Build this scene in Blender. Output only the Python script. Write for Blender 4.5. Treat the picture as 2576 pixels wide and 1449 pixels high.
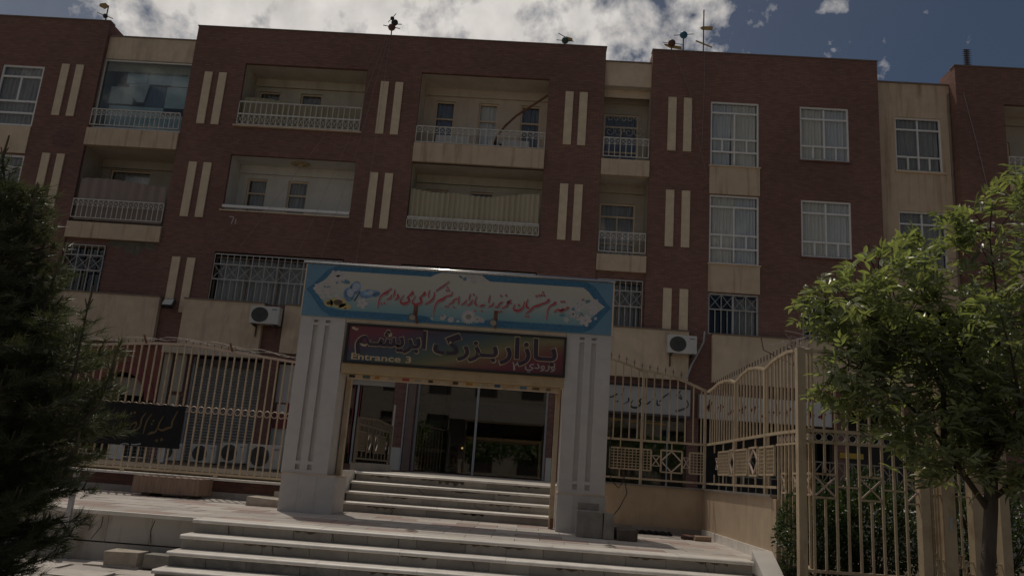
import bpy, math, random
from mathutils import Vector, Matrix
random.seed(7)
S = bpy.context.scene
for o in list(bpy.data.objects): bpy.data.objects.remove(o, do_unlink=True)
COL = S.collection

# ------------------------------------------------------------------ camera
cam = bpy.data.cameras.new('camera'); cam_o = bpy.data.objects.new('camera', cam); COL.objects.link(cam_o)
Rr = ((0.9972, 0.0223, 0.0712), (0.0642, 0.2302, -0.971), (-0.038, 0.9729, 0.2281))
cx_, dn_, fw_ = (Vector(r).normalized() for r in Rr)
up_ = -(dn_ - cx_ * dn_.dot(cx_)).normalized()
bk_ = cx_.cross(up_).normalized()
cam_o.matrix_world = Matrix(((cx_.x, up_.x, bk_.x, 0), (cx_.y, up_.y, bk_.y, 0), (cx_.z, up_.z, bk_.z, 1.38), (0, 0, 0, 1)))
cam.sensor_width = 36; cam.lens = 36 * 1975.36 / 2576
cam.clip_start = .05; cam.clip_end = 2000
S.camera = cam_o

# ------------------------------------------------------------------ sun, sky, exposure
to_sun = Vector((-.84, 1.59, 3.9)).normalized()
SUN_EL = math.asin(to_sun.z); SUN_ROT = math.atan2(to_sun.x, to_sun.y)
sun = bpy.data.lights.new('sun', 'SUN'); sun.energy = 3.6; sun.angle = math.radians(.5); sun.color = (1, .90, .76)
sun_o = bpy.data.objects.new('sun', sun); COL.objects.link(sun_o)
sun_o.rotation_euler = (-to_sun).to_track_quat('-Z', 'Y').to_euler()
sun_o.location = (0, 0, 40)
W = bpy.data.worlds.new('World'); S.world = W; W.use_nodes = True
def build_sky():
    nt = W.node_tree; n = nt.nodes; l = nt.links; n.clear()
    out = n.new('ShaderNodeOutputWorld'); bg = n.new('ShaderNodeBackground'); bg.inputs['Strength'].default_value = .055
    l.new(bg.outputs[0], out.inputs[0])
    sky = n.new('ShaderNodeTexSky'); sky.sky_type = 'NISHITA'; sky.sun_disc = False
    sky.sun_elevation = SUN_EL; sky.sun_rotation = SUN_ROT; sky.altitude = 900; sky.air_density = 1.0; sky.dust_density = 2.2; sky.ozone_density = 1.1
    tc = n.new('ShaderNodeTexCoord'); sp = n.new('ShaderNodeSeparateXYZ'); l.new(tc.outputs['Generated'], sp.inputs[0])
    def M(op, a, b=None, clamp=False):
        m = n.new('ShaderNodeMath'); m.operation = op; m.use_clamp = clamp
        for i, v in enumerate((a, b)):
            if v is None: continue
            if isinstance(v, (int, float)): m.inputs[i].default_value = v
            else: l.new(v, m.inputs[i])
        return m.outputs[0]
    z = M('MAXIMUM', sp.outputs[2], .06)
    px = M('DIVIDE', sp.outputs[0], z); py = M('DIVIDE', sp.outputs[1], z)
    cb = n.new('ShaderNodeCombineXYZ'); l.new(px, cb.inputs[0]); l.new(py, cb.inputs[1])
    def noise(scale, detail, rough=.55, off=0, dist=0.):
        mp = n.new('ShaderNodeMapping'); mp.inputs['Location'].default_value = (off, off * .7, off * .3); l.new(tc.outputs['Generated'] if scale > 7 else cb.outputs[0], mp.inputs[0])
        t = n.new('ShaderNodeTexNoise'); t.inputs['Scale'].default_value = scale; t.inputs['Detail'].default_value = detail; t.inputs['Roughness'].default_value = rough; t.inputs['Distortion'].default_value = dist
        l.new(mp.outputs[0], t.inputs['Vector']); return t.outputs[0]
    big = noise(1.1, 2, .5, 3.1); fine = noise(19., 10, .56, 1.7, .1); mid = noise(7.5, 6, .52, 5.2); fine2 = noise(24.0, 7, .55, 8.3, .0)
    # the cloud bank lies to the left and thins out to clear blue on the right
    bank = M('MULTIPLY', M('SUBTRACT', .38, px), 2.2, True)
    edge = M('MULTIPLY', M('ADD', px, 1.12), 3.5, True)
    bank = M('MULTIPLY', bank, edge); bank = M('MULTIPLY', bank, M('MULTIPLY', M('ADD', py, .75), .85, True))  # unseen clouds overhead and behind the camera thinned to darken the shaded facade
    wisp = M('MULTIPLY', M('MULTIPLY', M('SUBTRACT', 1.25, px), .9, True), M('ADD', .0, M('MULTIPLY', M('ADD', py, .6), 1.2, True)))
    v = M('ADD', M('MULTIPLY', fine, 1.05), M('MULTIPLY', mid, .62))
    v = M('ADD', v, M('MULTIPLY', bank, .27)); v = M('ADD', v, M('MULTIPLY', wisp, .06)); v = M('ADD', v, M('MULTIPLY', big, .12)); v = M('SUBTRACT', v, M('MULTIPLY', M('SUBTRACT', px, .34), .29, True))
    cover = M('MULTIPLY', M('SUBTRACT', v, .945), 4.4, True)
    cover = M('POWER', cover, .9); cover = M('MAXIMUM', cover, M('MULTIPLY', M('SUBTRACT', .85, px), .045, True))
    shade = M('ADD', .62, M('MULTIPLY', fine2, .68))
    cc = n.new('ShaderNodeCombineXYZ')
    for i, k in enumerate((30.0, 28.4, 26.6)): l.new(M('MULTIPLY', shade, k), cc.inputs[i])
    mx = n.new('ShaderNodeMix'); mx.data_type = 'RGBA'
    l.new(M('MULTIPLY', cover, .92), mx.inputs[0]); l.new(sky.outputs[0], mx.inputs[6]); l.new(cc.outputs[0], mx.inputs[7])
    l.new(mx.outputs[2], bg.inputs[0])
build_sky()
S.view_settings.view_transform = 'Standard'; S.view_settings.look = 'None'; S.view_settings.gamma = 1
S.view_settings.use_curve_mapping = False
S.view_settings.exposure = -1.2

# ------------------------------------------------------------------ mesh helpers
class MB:
    def __init__(s): s.v = []; s.f = []
    def quad(s, a, b, c, d):
        n = len(s.v); s.v += [tuple(a), tuple(b), tuple(c), tuple(d)]; s.f.append((n, n+1, n+2, n+3)); return s
    def poly(s, pts):
        n = len(s.v); s.v += [tuple(p) for p in pts]; s.f.append(tuple(range(n, n+len(pts)))); return s
    def box(s, x0, x1, y0, y1, z0, z1):
        if x0 > x1: x0, x1 = x1, x0
        if y0 > y1: y0, y1 = y1, y0
        if z0 > z1: z0, z1 = z1, z0
        n = len(s.v)
        s.v += [(x0,y0,z0),(x1,y0,z0),(x1,y1,z0),(x0,y1,z0),(x0,y0,z1),(x1,y0,z1),(x1,y1,z1),(x0,y1,z1)]
        s.f += [tuple(n+i for i in q) for q in ((0,3,2,1),(4,5,6,7),(0,1,5,4),(1,2,6,5),(2,3,7,6),(3,0,4,7))]
        return s
    def bar(s, p, q, w, h=None):
        p = Vector(p); q = Vector(q); d = (q-p).normalized(); h = h or w
        a = d.cross(Vector((0,1,0)));
        if a.length < .05: a = d.cross(Vector((1,0,0)))
        a.normalize(); b = d.cross(a).normalized(); n = len(s.v)
        for e in (p, q):
            for i, j in ((-1,-1),(1,-1),(1,1),(-1,1)): s.v.append(tuple(e + a*i*w/2 + b*j*h/2))
        s.f += [tuple(n+i for i in t) for t in ((0,3,2,1),(4,5,6,7),(0,1,5,4),(1,2,6,5),(2,3,7,6),(3,0,4,7))]
        return s
    def tube(s, pts, r, n=6, r1=None):
        pts = [Vector(p) for p in pts]; m = len(pts); base = len(s.v)
        for i, p in enumerate(pts):
            d = (pts[min(i+1,m-1)] - pts[max(i-1,0)]).normalized()
            a = d.cross(Vector((.13,.31,.94)))
            if a.length < .05: a = d.cross(Vector((1,0,0)))
            a.normalize(); b = d.cross(a)
            rr = r if r1 is None else r + (r1-r)*i/(m-1)
            for k in range(n):
                t = 2*math.pi*k/n; s.v.append(tuple(p + (a*math.cos(t) + b*math.sin(t))*rr))
        for i in range(m-1):
            for k in range(n):
                k2 = (k+1) % n
                s.f.append((base+i*n+k, base+i*n+k2, base+(i+1)*n+k2, base+(i+1)*n+k))
        s.f.append(tuple(base+k for k in reversed(range(n)))); s.f.append(tuple(base+(m-1)*n+k for k in range(n)))
        return s
    def ring(s, c, R, r, axis='Y', n=14, m=5):
        c = Vector(c); base = len(s.v)
        for i in range(n):
            t = 2*math.pi*i/n
            for k in range(m):
                u = 2*math.pi*k/m; q = R + r*math.cos(u)
                if axis == 'Y': s.v.append(tuple(c + Vector((q*math.cos(t), r*math.sin(u), q*math.sin(t)))))
                else: s.v.append(tuple(c + Vector((r*math.sin(u), q*math.cos(t), q*math.sin(t)))))
        for i in range(n):
            for k in range(m):
                s.f.append((base+i*m+k, base+((i+1)%n)*m+k, base+((i+1)%n)*m+(k+1)%m, base+i*m+(k+1)%m))
        return s
    def disc(s, c, R, y1=None, n=20, rx=None, rz=None):
        c = Vector(c); rx = rx or R; rz = rz or R
        ring = [c + Vector((rx*math.cos(2*math.pi*i/n), 0, rz*math.sin(2*math.pi*i/n))) for i in range(n)]
        s.poly(ring)
        if y1 is not None:
            r2 = [Vector((p.x, y1, p.z)) for p in ring]; s.poly(r2)
            for i in range(n): s.quad(ring[i], ring[(i+1)%n], r2[(i+1)%n], r2[i])
        return s
    def prism(s, pts, y0, y1):
        a = [(p[0], y0, p[1]) for p in pts]; b = [(p[0], y1, p[1]) for p in pts]; m = len(pts)
        s.poly(a); s.poly(list(reversed(b)))
        for i in range(m): s.quad(a[i], b[i], b[(i+1)%m], a[(i+1)%m])
        return s
    def mesh(s, name):
        m = bpy.data.meshes.new(name); m.from_pydata(s.v, [], s.f); m.update(); return m

SMALL = set('railing window_grille scroll_grille lattice_panel spike_row barbed_wire candles white_flowers yellow_flowers flower_centres daisy_centres blue_leaves butterfly_wings wing_highlights lettering_shadow lettering_outline lettering gold_script white_script script support_row scroll_band fret_bars branches stems dry_twigs rail_bars mesh_panel painted_number fan_guard element small_emblem emblem'.split())
def tag(o, label=None, cat=None, group=None, kind=None):
    if label: o['label'] = label
    if cat: o['category'] = cat
    if group: o['group'] = group
    if kind: o['kind'] = kind
    return o
def T(name, label, cat, loc=(0,0,0), group=None, kind=None):
    o = bpy.data.objects.new(name, None); COL.objects.link(o); o.location = loc; o.empty_display_size = .2
    return tag(o, label, cat, group, kind)
def put(name, mesh, mat, parent=None, local=False, bevel=0):
    o = bpy.data.objects.new(name, mesh); COL.objects.link(o)
    if mat and not mesh.materials: mesh.materials.append(mat)
    if parent:
        o.parent = parent
        if not local and parent.parent is None: o.matrix_parent_inverse = Matrix.Translation(parent.location).inverted()
    if bevel:
        b = o.modifiers.new('bevel', 'BEVEL'); b.width = bevel; b.segments = 2; b.limit_method = 'ANGLE'
    return o
def obj(name, mb, mat, parent=None, local=False, bevel=0, smooth=False):
    m = mb.mesh(name)
    if smooth:
        for p in m.polygons: p.use_smooth = True
    o = put(name, m, mat, parent, local, bevel)
    if parent and name in SMALL: o['kind'] = 'stuff'
    return o
def copy_thing(root, loc, rotz=0, scale=1, label=None):
    r = root.copy(); COL.objects.link(r); r.location = loc; r.rotation_euler = (0,0,rotz); r.scale = (scale,)*3
    if label: r['label'] = label
    def rec(a, b):
        for ch in a.children:
            c = ch.copy(); COL.objects.link(c); c.parent = b; rec(ch, c)
    rec(root, r); return r

# ------------------------------------------------------------------ materials
def P(name, col, rough=.7, var=.2, scale=5, bump=0., metal=0., stretch=(1,1,1), rand=0., spec=.5, dirt=None, dirt_amt=.5, dirt_scale=1.2, dirt_stretch=(3,3,.5), bscale=None, detail=6):
    m = bpy.data.materials.new(name); m.use_nodes = True; nt = m.node_tree; n = nt.nodes; l = nt.links
    b = n['Principled BSDF']; b.inputs['Roughness'].default_value = rough; b.inputs['Metallic'].default_value = metal; b.inputs['Specular IOR Level'].default_value = spec
    g = n.new('ShaderNodeNewGeometry')
    def noise(sc, st, det=6):
        mp = n.new('ShaderNodeMapping'); mp.inputs['Scale'].default_value = st; l.new(g.outputs['Position'], mp.inputs[0])
        t = n.new('ShaderNodeTexNoise'); t.inputs['Scale'].default_value = sc; t.inputs['Detail'].default_value = det; t.inputs['Roughness'].default_value = .6
        l.new(mp.outputs[0], t.inputs['Vector']); return t.outputs[0]
    def ramp(src, a, bb):
        r = n.new('ShaderNodeMapRange'); r.inputs[1].default_value = a; r.inputs[2].default_value = bb; l.new(src, r.inputs[0]); return r.outputs[0]
    mx = n.new('ShaderNodeMix'); mx.data_type = 'RGBA'
    l.new(ramp(noise(scale, stretch, detail), .3, .7), mx.inputs[0])
    mx.inputs[6].default_value = tuple(c*(1-var) for c in col) + (1,); mx.inputs[7].default_value = tuple(min(1, c*(1+var*.8)) for c in col) + (1,)
    out = mx.outputs[2]
    if dirt:
        d = n.new('ShaderNodeMix'); d.data_type = 'RGBA'
        mm = n.new('ShaderNodeMath'); mm.operation = 'MULTIPLY'; mm.inputs[1].default_value = dirt_amt
        l.new(ramp(noise(dirt_scale, dirt_stretch, 8), .52, .72), mm.inputs[0]); l.new(mm.outputs[0], d.inputs[0])
        l.new(out, d.inputs[6]); d.inputs[7].default_value = tuple(dirt) + (1,); out = d.outputs[2]
    if rand:
        oi = n.new('ShaderNodeObjectInfo'); hs = n.new('ShaderNodeHueSaturation')
        mr = n.new('ShaderNodeMapRange'); mr.inputs[3].default_value = 1-rand; mr.inputs[4].default_value = 1+rand; l.new(oi.outputs['Random'], mr.inputs[0])
        l.new(mr.outputs[0], hs.inputs['Value']); l.new(out, hs.inputs['Color']); out = hs.outputs[0]
    l.new(out, b.inputs['Base Color'])
    if bump:
        bp = n.new('ShaderNodeBump'); bp.inputs['Strength'].default_value = bump; bp.inputs['Distance'].default_value = .02
        l.new(noise(bscale or scale*6, (1,1,1), 5), bp.inputs['Height']); l.new(bp.outputs[0], b.inputs['Normal'])
    return m
def brick_mat(name, c1, c2, mortar):
    m = bpy.data.materials.new(name); m.use_nodes = True; nt = m.node_tree; n = nt.nodes; l = nt.links; b = n['Principled BSDF']; b.inputs['Roughness'].default_value = .85
    b.inputs['Specular IOR Level'].default_value = .25
    g = n.new('ShaderNodeNewGeometry'); sp = n.new('ShaderNodeSeparateXYZ'); l.new(g.outputs['Position'], sp.inputs[0])
    ad = n.new('ShaderNodeMath'); l.new(sp.outputs[0], ad.inputs[0]); l.new(sp.outputs[1], ad.inputs[1])
    cb = n.new('ShaderNodeCombineXYZ'); l.new(ad.outputs[0], cb.inputs[0]); l.new(sp.outputs[2], cb.inputs[1])
    t = n.new('ShaderNodeTexBrick'); l.new(cb.outputs[0], t.inputs['Vector']); t.inputs['Scale'].default_value = 1
    t.inputs['Brick Width'].default_value = .22; t.inputs['Row Height'].default_value = .062; t.inputs['Mortar Size'].default_value = .008; t.inputs['Mortar Smooth'].default_value = .2
    t.inputs['Color1'].default_value = c1 + (1,); t.inputs['Color2'].default_value = c2 + (1,); t.inputs['Mortar'].default_value = mortar + (1,); t.inputs['Bias'].default_value = -.1
    nz = n.new('ShaderNodeTexNoise'); mp = n.new('ShaderNodeMapping'); mp.inputs['Scale'].default_value = (4,4,16); l.new(g.outputs['Position'], mp.inputs[0]); l.new(mp.outputs[0], nz.inputs['Vector']); nz.inputs['Scale'].default_value = 1.0; nz.inputs['Detail'].default_value = 7
    n2 = n.new('ShaderNodeTexNoise'); l.new(g.outputs['Position'], n2.inputs['Vector']); n2.inputs['Scale'].default_value = .35; n2.inputs['Detail'].default_value = 5
    s = n.new('ShaderNodeMath'); s.operation = 'ADD'; l.new(nz.outputs[0], s.inputs[0]); l.new(n2.outputs[0], s.inputs[1])
    mr = n.new('ShaderNodeMapRange'); mr.inputs[1].default_value = .7; mr.inputs[2].default_value = 1.3; mr.inputs[3].default_value = .80; mr.inputs[4].default_value = 1.20; l.new(s.outputs[0], mr.inputs[0])
    hs = n.new('ShaderNodeHueSaturation'); l.new(mr.outputs[0], hs.inputs['Value']); l.new(t.outputs['Color'], hs.inputs['Color']); l.new(hs.outputs[0], b.inputs['Base Color'])
    bp = n.new('ShaderNodeBump'); bp.inputs['Strength'].default_value = .5; bp.inputs['Distance'].default_value = .006; bp.invert = True; l.new(t.outputs['Fac'], bp.inputs['Height']); l.new(bp.outputs[0], b.inputs['Normal'])
    return m
def glass_mat(name, tint, refl=.16, rough=.02):
    m = bpy.data.materials.new(name); m.use_nodes = True; nt = m.node_tree; n = nt.nodes; l = nt.links; n.remove(n['Principled BSDF'])
    tr = n.new('ShaderNodeBsdfTransparent'); tr.inputs[0].default_value = tint + (1,); gl = n.new('ShaderNodeBsdfGlossy'); gl.inputs['Roughness'].default_value = rough
    fr = n.new('ShaderNodeLayerWeight'); fr.inputs[0].default_value = .3
    ad = n.new('ShaderNodeMath'); ad.operation = 'MULTIPLY_ADD'; l.new(fr.outputs['Facing'], ad.inputs[0]); ad.inputs[1].default_value = .10; ad.inputs[2].default_value = refl; ad.use_clamp = True
    mx = n.new('ShaderNodeMixShader'); l.new(ad.outputs[0], mx.inputs[0]); l.new(tr.outputs[0], mx.inputs[1]); l.new(gl.outputs[0], mx.inputs[2]); l.new(mx.outputs[0], n['Material Output'].inputs[0])
    return m
def leaf_mat(name, col, trans, mix=.4, rough=.35, spec=.5):
    m = bpy.data.materials.new(name); m.use_nodes = True; nt = m.node_tree; n = nt.nodes; l = nt.links; b = n['Principled BSDF']
    b.inputs['Roughness'].default_value = rough; b.inputs['Specular IOR Level'].default_value = spec
    g = n.new('ShaderNodeNewGeometry'); mr = n.new('ShaderNodeMapRange'); mr.inputs[3].default_value = .6; mr.inputs[4].default_value = 1.4; l.new(g.outputs['Random Per Island'], mr.inputs[0])
    hs = n.new('ShaderNodeHueSaturation'); hs.inputs['Color'].default_value = col + (1,); l.new(mr.outputs[0], hs.inputs['Value']); l.new(hs.outputs[0], b.inputs['Base Color'])
    t = n.new('ShaderNodeBsdfTranslucent'); h2 = n.new('ShaderNodeHueSaturation'); h2.inputs['Color'].default_value = trans + (1,); l.new(mr.outputs[0], h2.inputs['Value']); l.new(h2.outputs[0], t.inputs[0])
    mx = n.new('ShaderNodeMixShader'); mx.inputs[0].default_value = mix; l.new(b.outputs[0], mx.inputs[1]); l.new(t.outputs[0], mx.inputs[2]); l.new(mx.outputs[0], n['Material Output'].inputs[0])
    return m
def marble_mat(name, col, vein, rough=.45, rand=.06, amt=.6, vscale=1.3, dirt=None):
    m = bpy.data.materials.new(name); m.use_nodes = True; nt = m.node_tree; n = nt.nodes; l = nt.links; b = n['Principled BSDF']; b.inputs['Roughness'].default_value = rough
    g = n.new('ShaderNodeNewGeometry'); oi = n.new('ShaderNodeObjectInfo')
    off = n.new('ShaderNodeVectorMath'); off.operation = 'SCALE'; cv = n.new('ShaderNodeCombineXYZ'); l.new(oi.outputs['Random'], cv.inputs[0]); l.new(oi.outputs['Random'], cv.inputs[2]); l.new(cv.outputs[0], off.inputs[0]); off.inputs['Scale'].default_value = 23
    ad = n.new('ShaderNodeVectorMath'); l.new(g.outputs['Position'], ad.inputs[0]); l.new(off.outputs[0], ad.inputs[1])
    mp = n.new('ShaderNodeMapping'); mp.inputs['Rotation'].default_value = (.5,.6,.4); mp.inputs['Scale'].default_value = (1,1.6,1.6); l.new(ad.outputs[0], mp.inputs[0])
    t = n.new('ShaderNodeTexNoise'); t.inputs['Scale'].default_value = vscale; t.inputs['Detail'].default_value = 9; t.inputs['Distortion'].default_value = 1.3; t.inputs['Roughness'].default_value = .62; l.new(mp.outputs[0], t.inputs['Vector'])
    rp = n.new('ShaderNodeMapRange'); rp.inputs[1].default_value = .42; rp.inputs[2].default_value = .68; rp.inputs[4].default_value = amt; l.new(t.outputs[0], rp.inputs[0])
    mx = n.new('ShaderNodeMix'); mx.data_type = 'RGBA'; l.new(rp.outputs[0], mx.inputs[0]); mx.inputs[6].default_value = col + (1,); mx.inputs[7].default_value = vein + (1,)
    out = mx.outputs[2]
    if dirt:
        t2 = n.new('ShaderNodeTexNoise'); mp2 = n.new('ShaderNodeMapping'); mp2.inputs['Scale'].default_value = (3,3,.9); l.new(g.outputs['Position'], mp2.inputs[0]); l.new(mp2.outputs[0], t2.inputs['Vector']); t2.inputs['Scale'].default_value = 1.6; t2.inputs['Detail'].default_value = 9
        r2 = n.new('ShaderNodeMapRange'); r2.inputs[1].default_value = .52; r2.inputs[2].default_value = .74; r2.inputs[4].default_value = .75; l.new(t2.outputs[0], r2.inputs[0])
        d = n.new('ShaderNodeMix'); d.data_type = 'RGBA'; l.new(r2.outputs[0], d.inputs[0]); l.new(out, d.inputs[6]); d.inputs[7].default_value = dirt + (1,); out = d.outputs[2]
    hs = n.new('ShaderNodeHueSaturation'); mr = n.new('ShaderNodeMapRange'); mr.inputs[3].default_value = 1-rand; mr.inputs[4].default_value = 1+rand; l.new(oi.outputs['Random'], mr.inputs[0]); l.new(mr.outputs[0], hs.inputs['Value']); l.new(out, hs.inputs['Color']); l.new(hs.outputs[0], b.inputs['Base Color'])
    bp = n.new('ShaderNodeBump'); bp.inputs['Strength'].default_value = .15; bp.inputs['Distance'].default_value = .01; l.new(t.outputs[0], bp.inputs['Height']); l.new(bp.outputs[0], b.inputs['Normal'])
    return m

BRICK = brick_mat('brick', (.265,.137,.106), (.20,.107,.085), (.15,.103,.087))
BRICK_WET = brick_mat('damp_brick', (.22,.115,.095), (.16,.09,.078), (.12,.09,.08))
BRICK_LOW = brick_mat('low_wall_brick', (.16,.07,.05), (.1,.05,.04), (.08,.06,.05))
CREAM = P('cream_render', (.69,.54,.38), .85, .1, 2.5, .12, dirt=(.36,.27,.2), dirt_amt=.55, dirt_scale=1.1, dirt_stretch=(2.2,2.2,.45))
CREAM_D = P('rust_streaked_render', (.62,.475,.33), .85, .1, 2.5, .12, dirt=(.3,.17,.1), dirt_amt=.75, dirt_scale=1.4, dirt_stretch=(4,4,.25))
PANEL = P('pale_stone_panel', (.70,.56,.39), .75, .1, 4, .1)
COPING = P('brown_coping', (.22,.17,.13), .6, .2)
WPAINT = P('balcony_white_paint', (.62,.59,.53), .8, .07, 2, dirt=(.42,.38,.32), dirt_amt=.3)
YPAINT = P('balcony_yellowed_paint', (.56,.50,.39), .8, .1, 2, dirt=(.3,.25,.18), dirt_amt=.45)
PPAINT = P('balcony_peach_paint', (.60,.50,.39), .8, .08, 2, dirt=(.34,.27,.2), dirt_amt=.35)
GPAINT = P('balcony_grey_paint', (.42,.36,.28), .8, .1, 2)
SOFFIT = P('soffit_plaster', (.56,.50,.42), .85, .12, 2)
WFRAME = P('white_window_frame', (.80,.78,.74), .45, .06, 8)
RAILW = P('white_railing_paint', (.66,.63,.57), .5, .15, 9, dirt=(.3,.18,.1), dirt_amt=.5, dirt_scale=5)
RAILG = P('grey_grille_paint', (.48,.46,.43), .5, .15, 9, dirt=(.25,.16,.1), dirt_amt=.4, dirt_scale=5)
TAN = P('tan_fence_paint', (.52,.415,.285), .5, .12, 7, dirt=(.25,.13,.06), dirt_amt=.55, dirt_scale=6, dirt_stretch=(1,1,.6))
TAN_P = P('pinkish_fence_paint', (.54,.42,.34), .5, .12, 7)
GLASS = glass_mat('window_glass', (.97,.975,.97), .03)
DGLASS = glass_mat('shop_glass', (.42,.44,.43), .095)
CURT = P('net_curtain', (.66,.66,.64), .9, .12, 9, stretch=(6,6,.3))
CURT_D = P('dark_curtain', (.31,.30,.28), .9, .3, 7, stretch=(6,6,.3))
CURT_B = P('blue_curtain', (.19,.22,.28), .9, .3, 7, stretch=(6,6,.3))
CURTS = [CURT, P('grey_net_curtain', (.60,.61,.62), .9, .14, 9, stretch=(6,6,.3)), P('cream_net_curtain', (.66,.64,.58), .9, .14, 9, stretch=(6,6,.3))]
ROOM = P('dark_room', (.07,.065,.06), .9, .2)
MARBLE = marble_mat('white_marble', (.78,.74,.68), (.48,.44,.40), .42, .1, .55, 2.6)
MARBLE_P = marble_mat('paving_marble', (.52,.48,.44), (.37,.315,.29), .5, .16, .6, 2.2)
MARBLE_K = marble_mat('pinkish_paving_marble', (.40,.31,.28), (.30,.22,.2), .5, .16, .6, 2.2)
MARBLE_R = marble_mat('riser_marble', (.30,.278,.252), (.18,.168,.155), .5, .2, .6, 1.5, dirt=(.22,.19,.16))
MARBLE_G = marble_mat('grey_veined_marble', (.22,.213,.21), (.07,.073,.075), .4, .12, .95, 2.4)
MARBLE_W = marble_mat('stained_wall_marble', (.52,.48,.43), (.42,.39,.36), .5, .05, .5, 1.2, dirt=(.24,.17,.12))
PILLAR = marble_mat('pillar_marble', (.58,.55,.52), (.46,.44,.42), .45, .02, .5, 2.)
TRAV = P('travertine', (.27,.18,.13), .7, .3, 4, .25, stretch=(6,6,.7))
CONC = P('concrete_block', (.30,.28,.25), .95, .25, 5, .5, dirt=(.16,.14,.12), dirt_amt=.5)
STONE = P('rough_stone', (.42,.37,.31), .9, .25, 6, .5)
DARKST = P('dark_stone', (.12,.095,.08), .8, .3, 6, .4)
ASPH = P('ground_dust', (.17,.15,.13), .95, .25, 3, .3)
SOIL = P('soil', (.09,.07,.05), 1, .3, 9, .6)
ACW = P('condenser_white', (.64,.62,.57), .5, .06, 3, dirt=(.4,.35,.28), dirt_amt=.3)
ACD = P('condenser_grille', (.09,.09,.088), .6, .2)
BLACK = P('black_metal', (.02,.02,.02), .5, .2)
DKBR = P('dark_metal', (.075,.06,.055), .6, .3)
STEEL = P('bright_steel_pipe', (.75,.73,.7), .22, .05, metal=1)
GREYM = P('grey_metal', (.42,.42,.42), .5, .12, metal=.2)
RUST = P('rusty_iron', (.17,.075,.04), .8, .4, 12)
SHUT = P('shutter_grey', (.25,.24,.225), .6, .12, 3, dirt=(.2,.18,.15), dirt_amt=.4)
WHITE = P('white_plastic', (.6,.58,.55), .5, .06)
REDP = P('red_sign_paint', (.2,.03,.025), .5, .15)
ORANGE = P('orange_red_paint', (.21,.05,.032), .55, .25)
CABLEW = P('pale_cable', (.30,.26,.24), .6, .1)
CABLEB = P('black_cable', (.015,.015,.015), .6, .1)
BLKCLOTH = P('black_cloth', (.012,.012,.013), .95, .3, 9)
GOLD = P('gold_print', (.11,.08,.03), .7, .2)
SCREEN_Y = P('beige_awning_cloth', (.45,.39,.27), .9, .08, 8, stretch=(10,10,.2))
SCREEN_O = P('olive_awning_cloth', (.33,.29,.19), .9, .12, 8, stretch=(8,8,.2))
SCREEN_P = P('mauve_awning_cloth', (.29,.225,.195), .9, .14, 8, stretch=(8,8,.2))
BARK = P('bark', (.11,.09,.075), .95, .35, 14, .7, stretch=(1,1,.3))
TWIG = P('twig', (.06,.045,.03), .9, .3, 14, .4)
LEAF = leaf_mat('ash_leaf', (.135,.155,.095), (.37,.44,.10), .40, .34, .9)
HEDGE = leaf_mat('hedge_leaf', (.03,.055,.018), (.08,.14,.02), .25, .4, .5)
NEEDLE = leaf_mat('pine_needle', (.095,.115,.062), (.15,.17,.055), .25, .4, .5)
CANDLE = P('pine_candle', (.12,.10,.06), .9, .3, 20)
FARLEAF = leaf_mat('street_tree_leaf', (.13,.24,.05), (.2,.36,.05), .3, .5, .3)
OPPC = P('pale_street_wall', (.44,.38,.31), .85, .1, 1)

# ------------------------------------------------------------------ setting: ground, paving, stairs
SZ, LZ, TZ = 0., .57, 1.21         # street, landing and courtyard heights
g = MB(); g.quad((-300,-300,-.03),(300,-300,-.03),(300,300,-.03),(-300,300,-.03)); tag(obj('ground', g, ASPH), kind='structure')

unit = {}
def unit_box(key, mat, bev=.0):
    if key not in unit:
        b = MB().box(-.5,.5,-.5,.5,-.5,.5); m = b.mesh(key); m.materials.append(mat); unit[key] = m
    return unit[key]
def slab(name, key, mat, parent, x0, x1, y0, y1, z0, z1, tilt=0.):
    o = put(name, unit_box(key, mat), None, parent)
    o.location = ((x0+x1)/2, (y0+y1)/2, (z0+z1)/2); o.scale = (abs(x1-x0), abs(y1-y0), abs(z1-z0))
    if tilt: o.rotation_euler = (random.uniform(-tilt,tilt), random.uniform(-tilt,tilt), random.uniform(-tilt,tilt))
    return o

# pavement of irregular slabs, lower left
pav = MB().box(-9, -3.9, 4.0, 9.93, -.2, -.035); pav_o = tag(obj('pavement', pav, SOIL), kind='structure')
y = 6.0
while y < 9.9:
    h = random.uniform(.32,.5); x = -7.4 + random.uniform(0,.3); y1 = min(y+h, 9.92)
    while x < -4.05:
        w = random.uniform(.35,.7); x1 = min(x+w, -4.0)
        j = lambda s=.035: random.uniform(-s, s)
        z = random.uniform(-.012,.012)
        pts = [(x+.012+j(),y+.012+j()),(x1-.012+j(),y+.012+j()),(x1-.012+j(),y1-.012+j()),(x+.012+j(),y1-.012+j())]
        b = MB(); tp = [(p[0],p[1],z+j(.006)) for p in pts]; bt = [(p[0],p[1],-.05) for p in pts]
        b.poly(tp)
        for i in range(4): b.quad(bt[i],bt[(i+1)%4],tp[(i+1)%4],tp[i])
        obj('paving_stone', b, MARBLE_P, pav_o); x = x1
    y = y1

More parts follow.
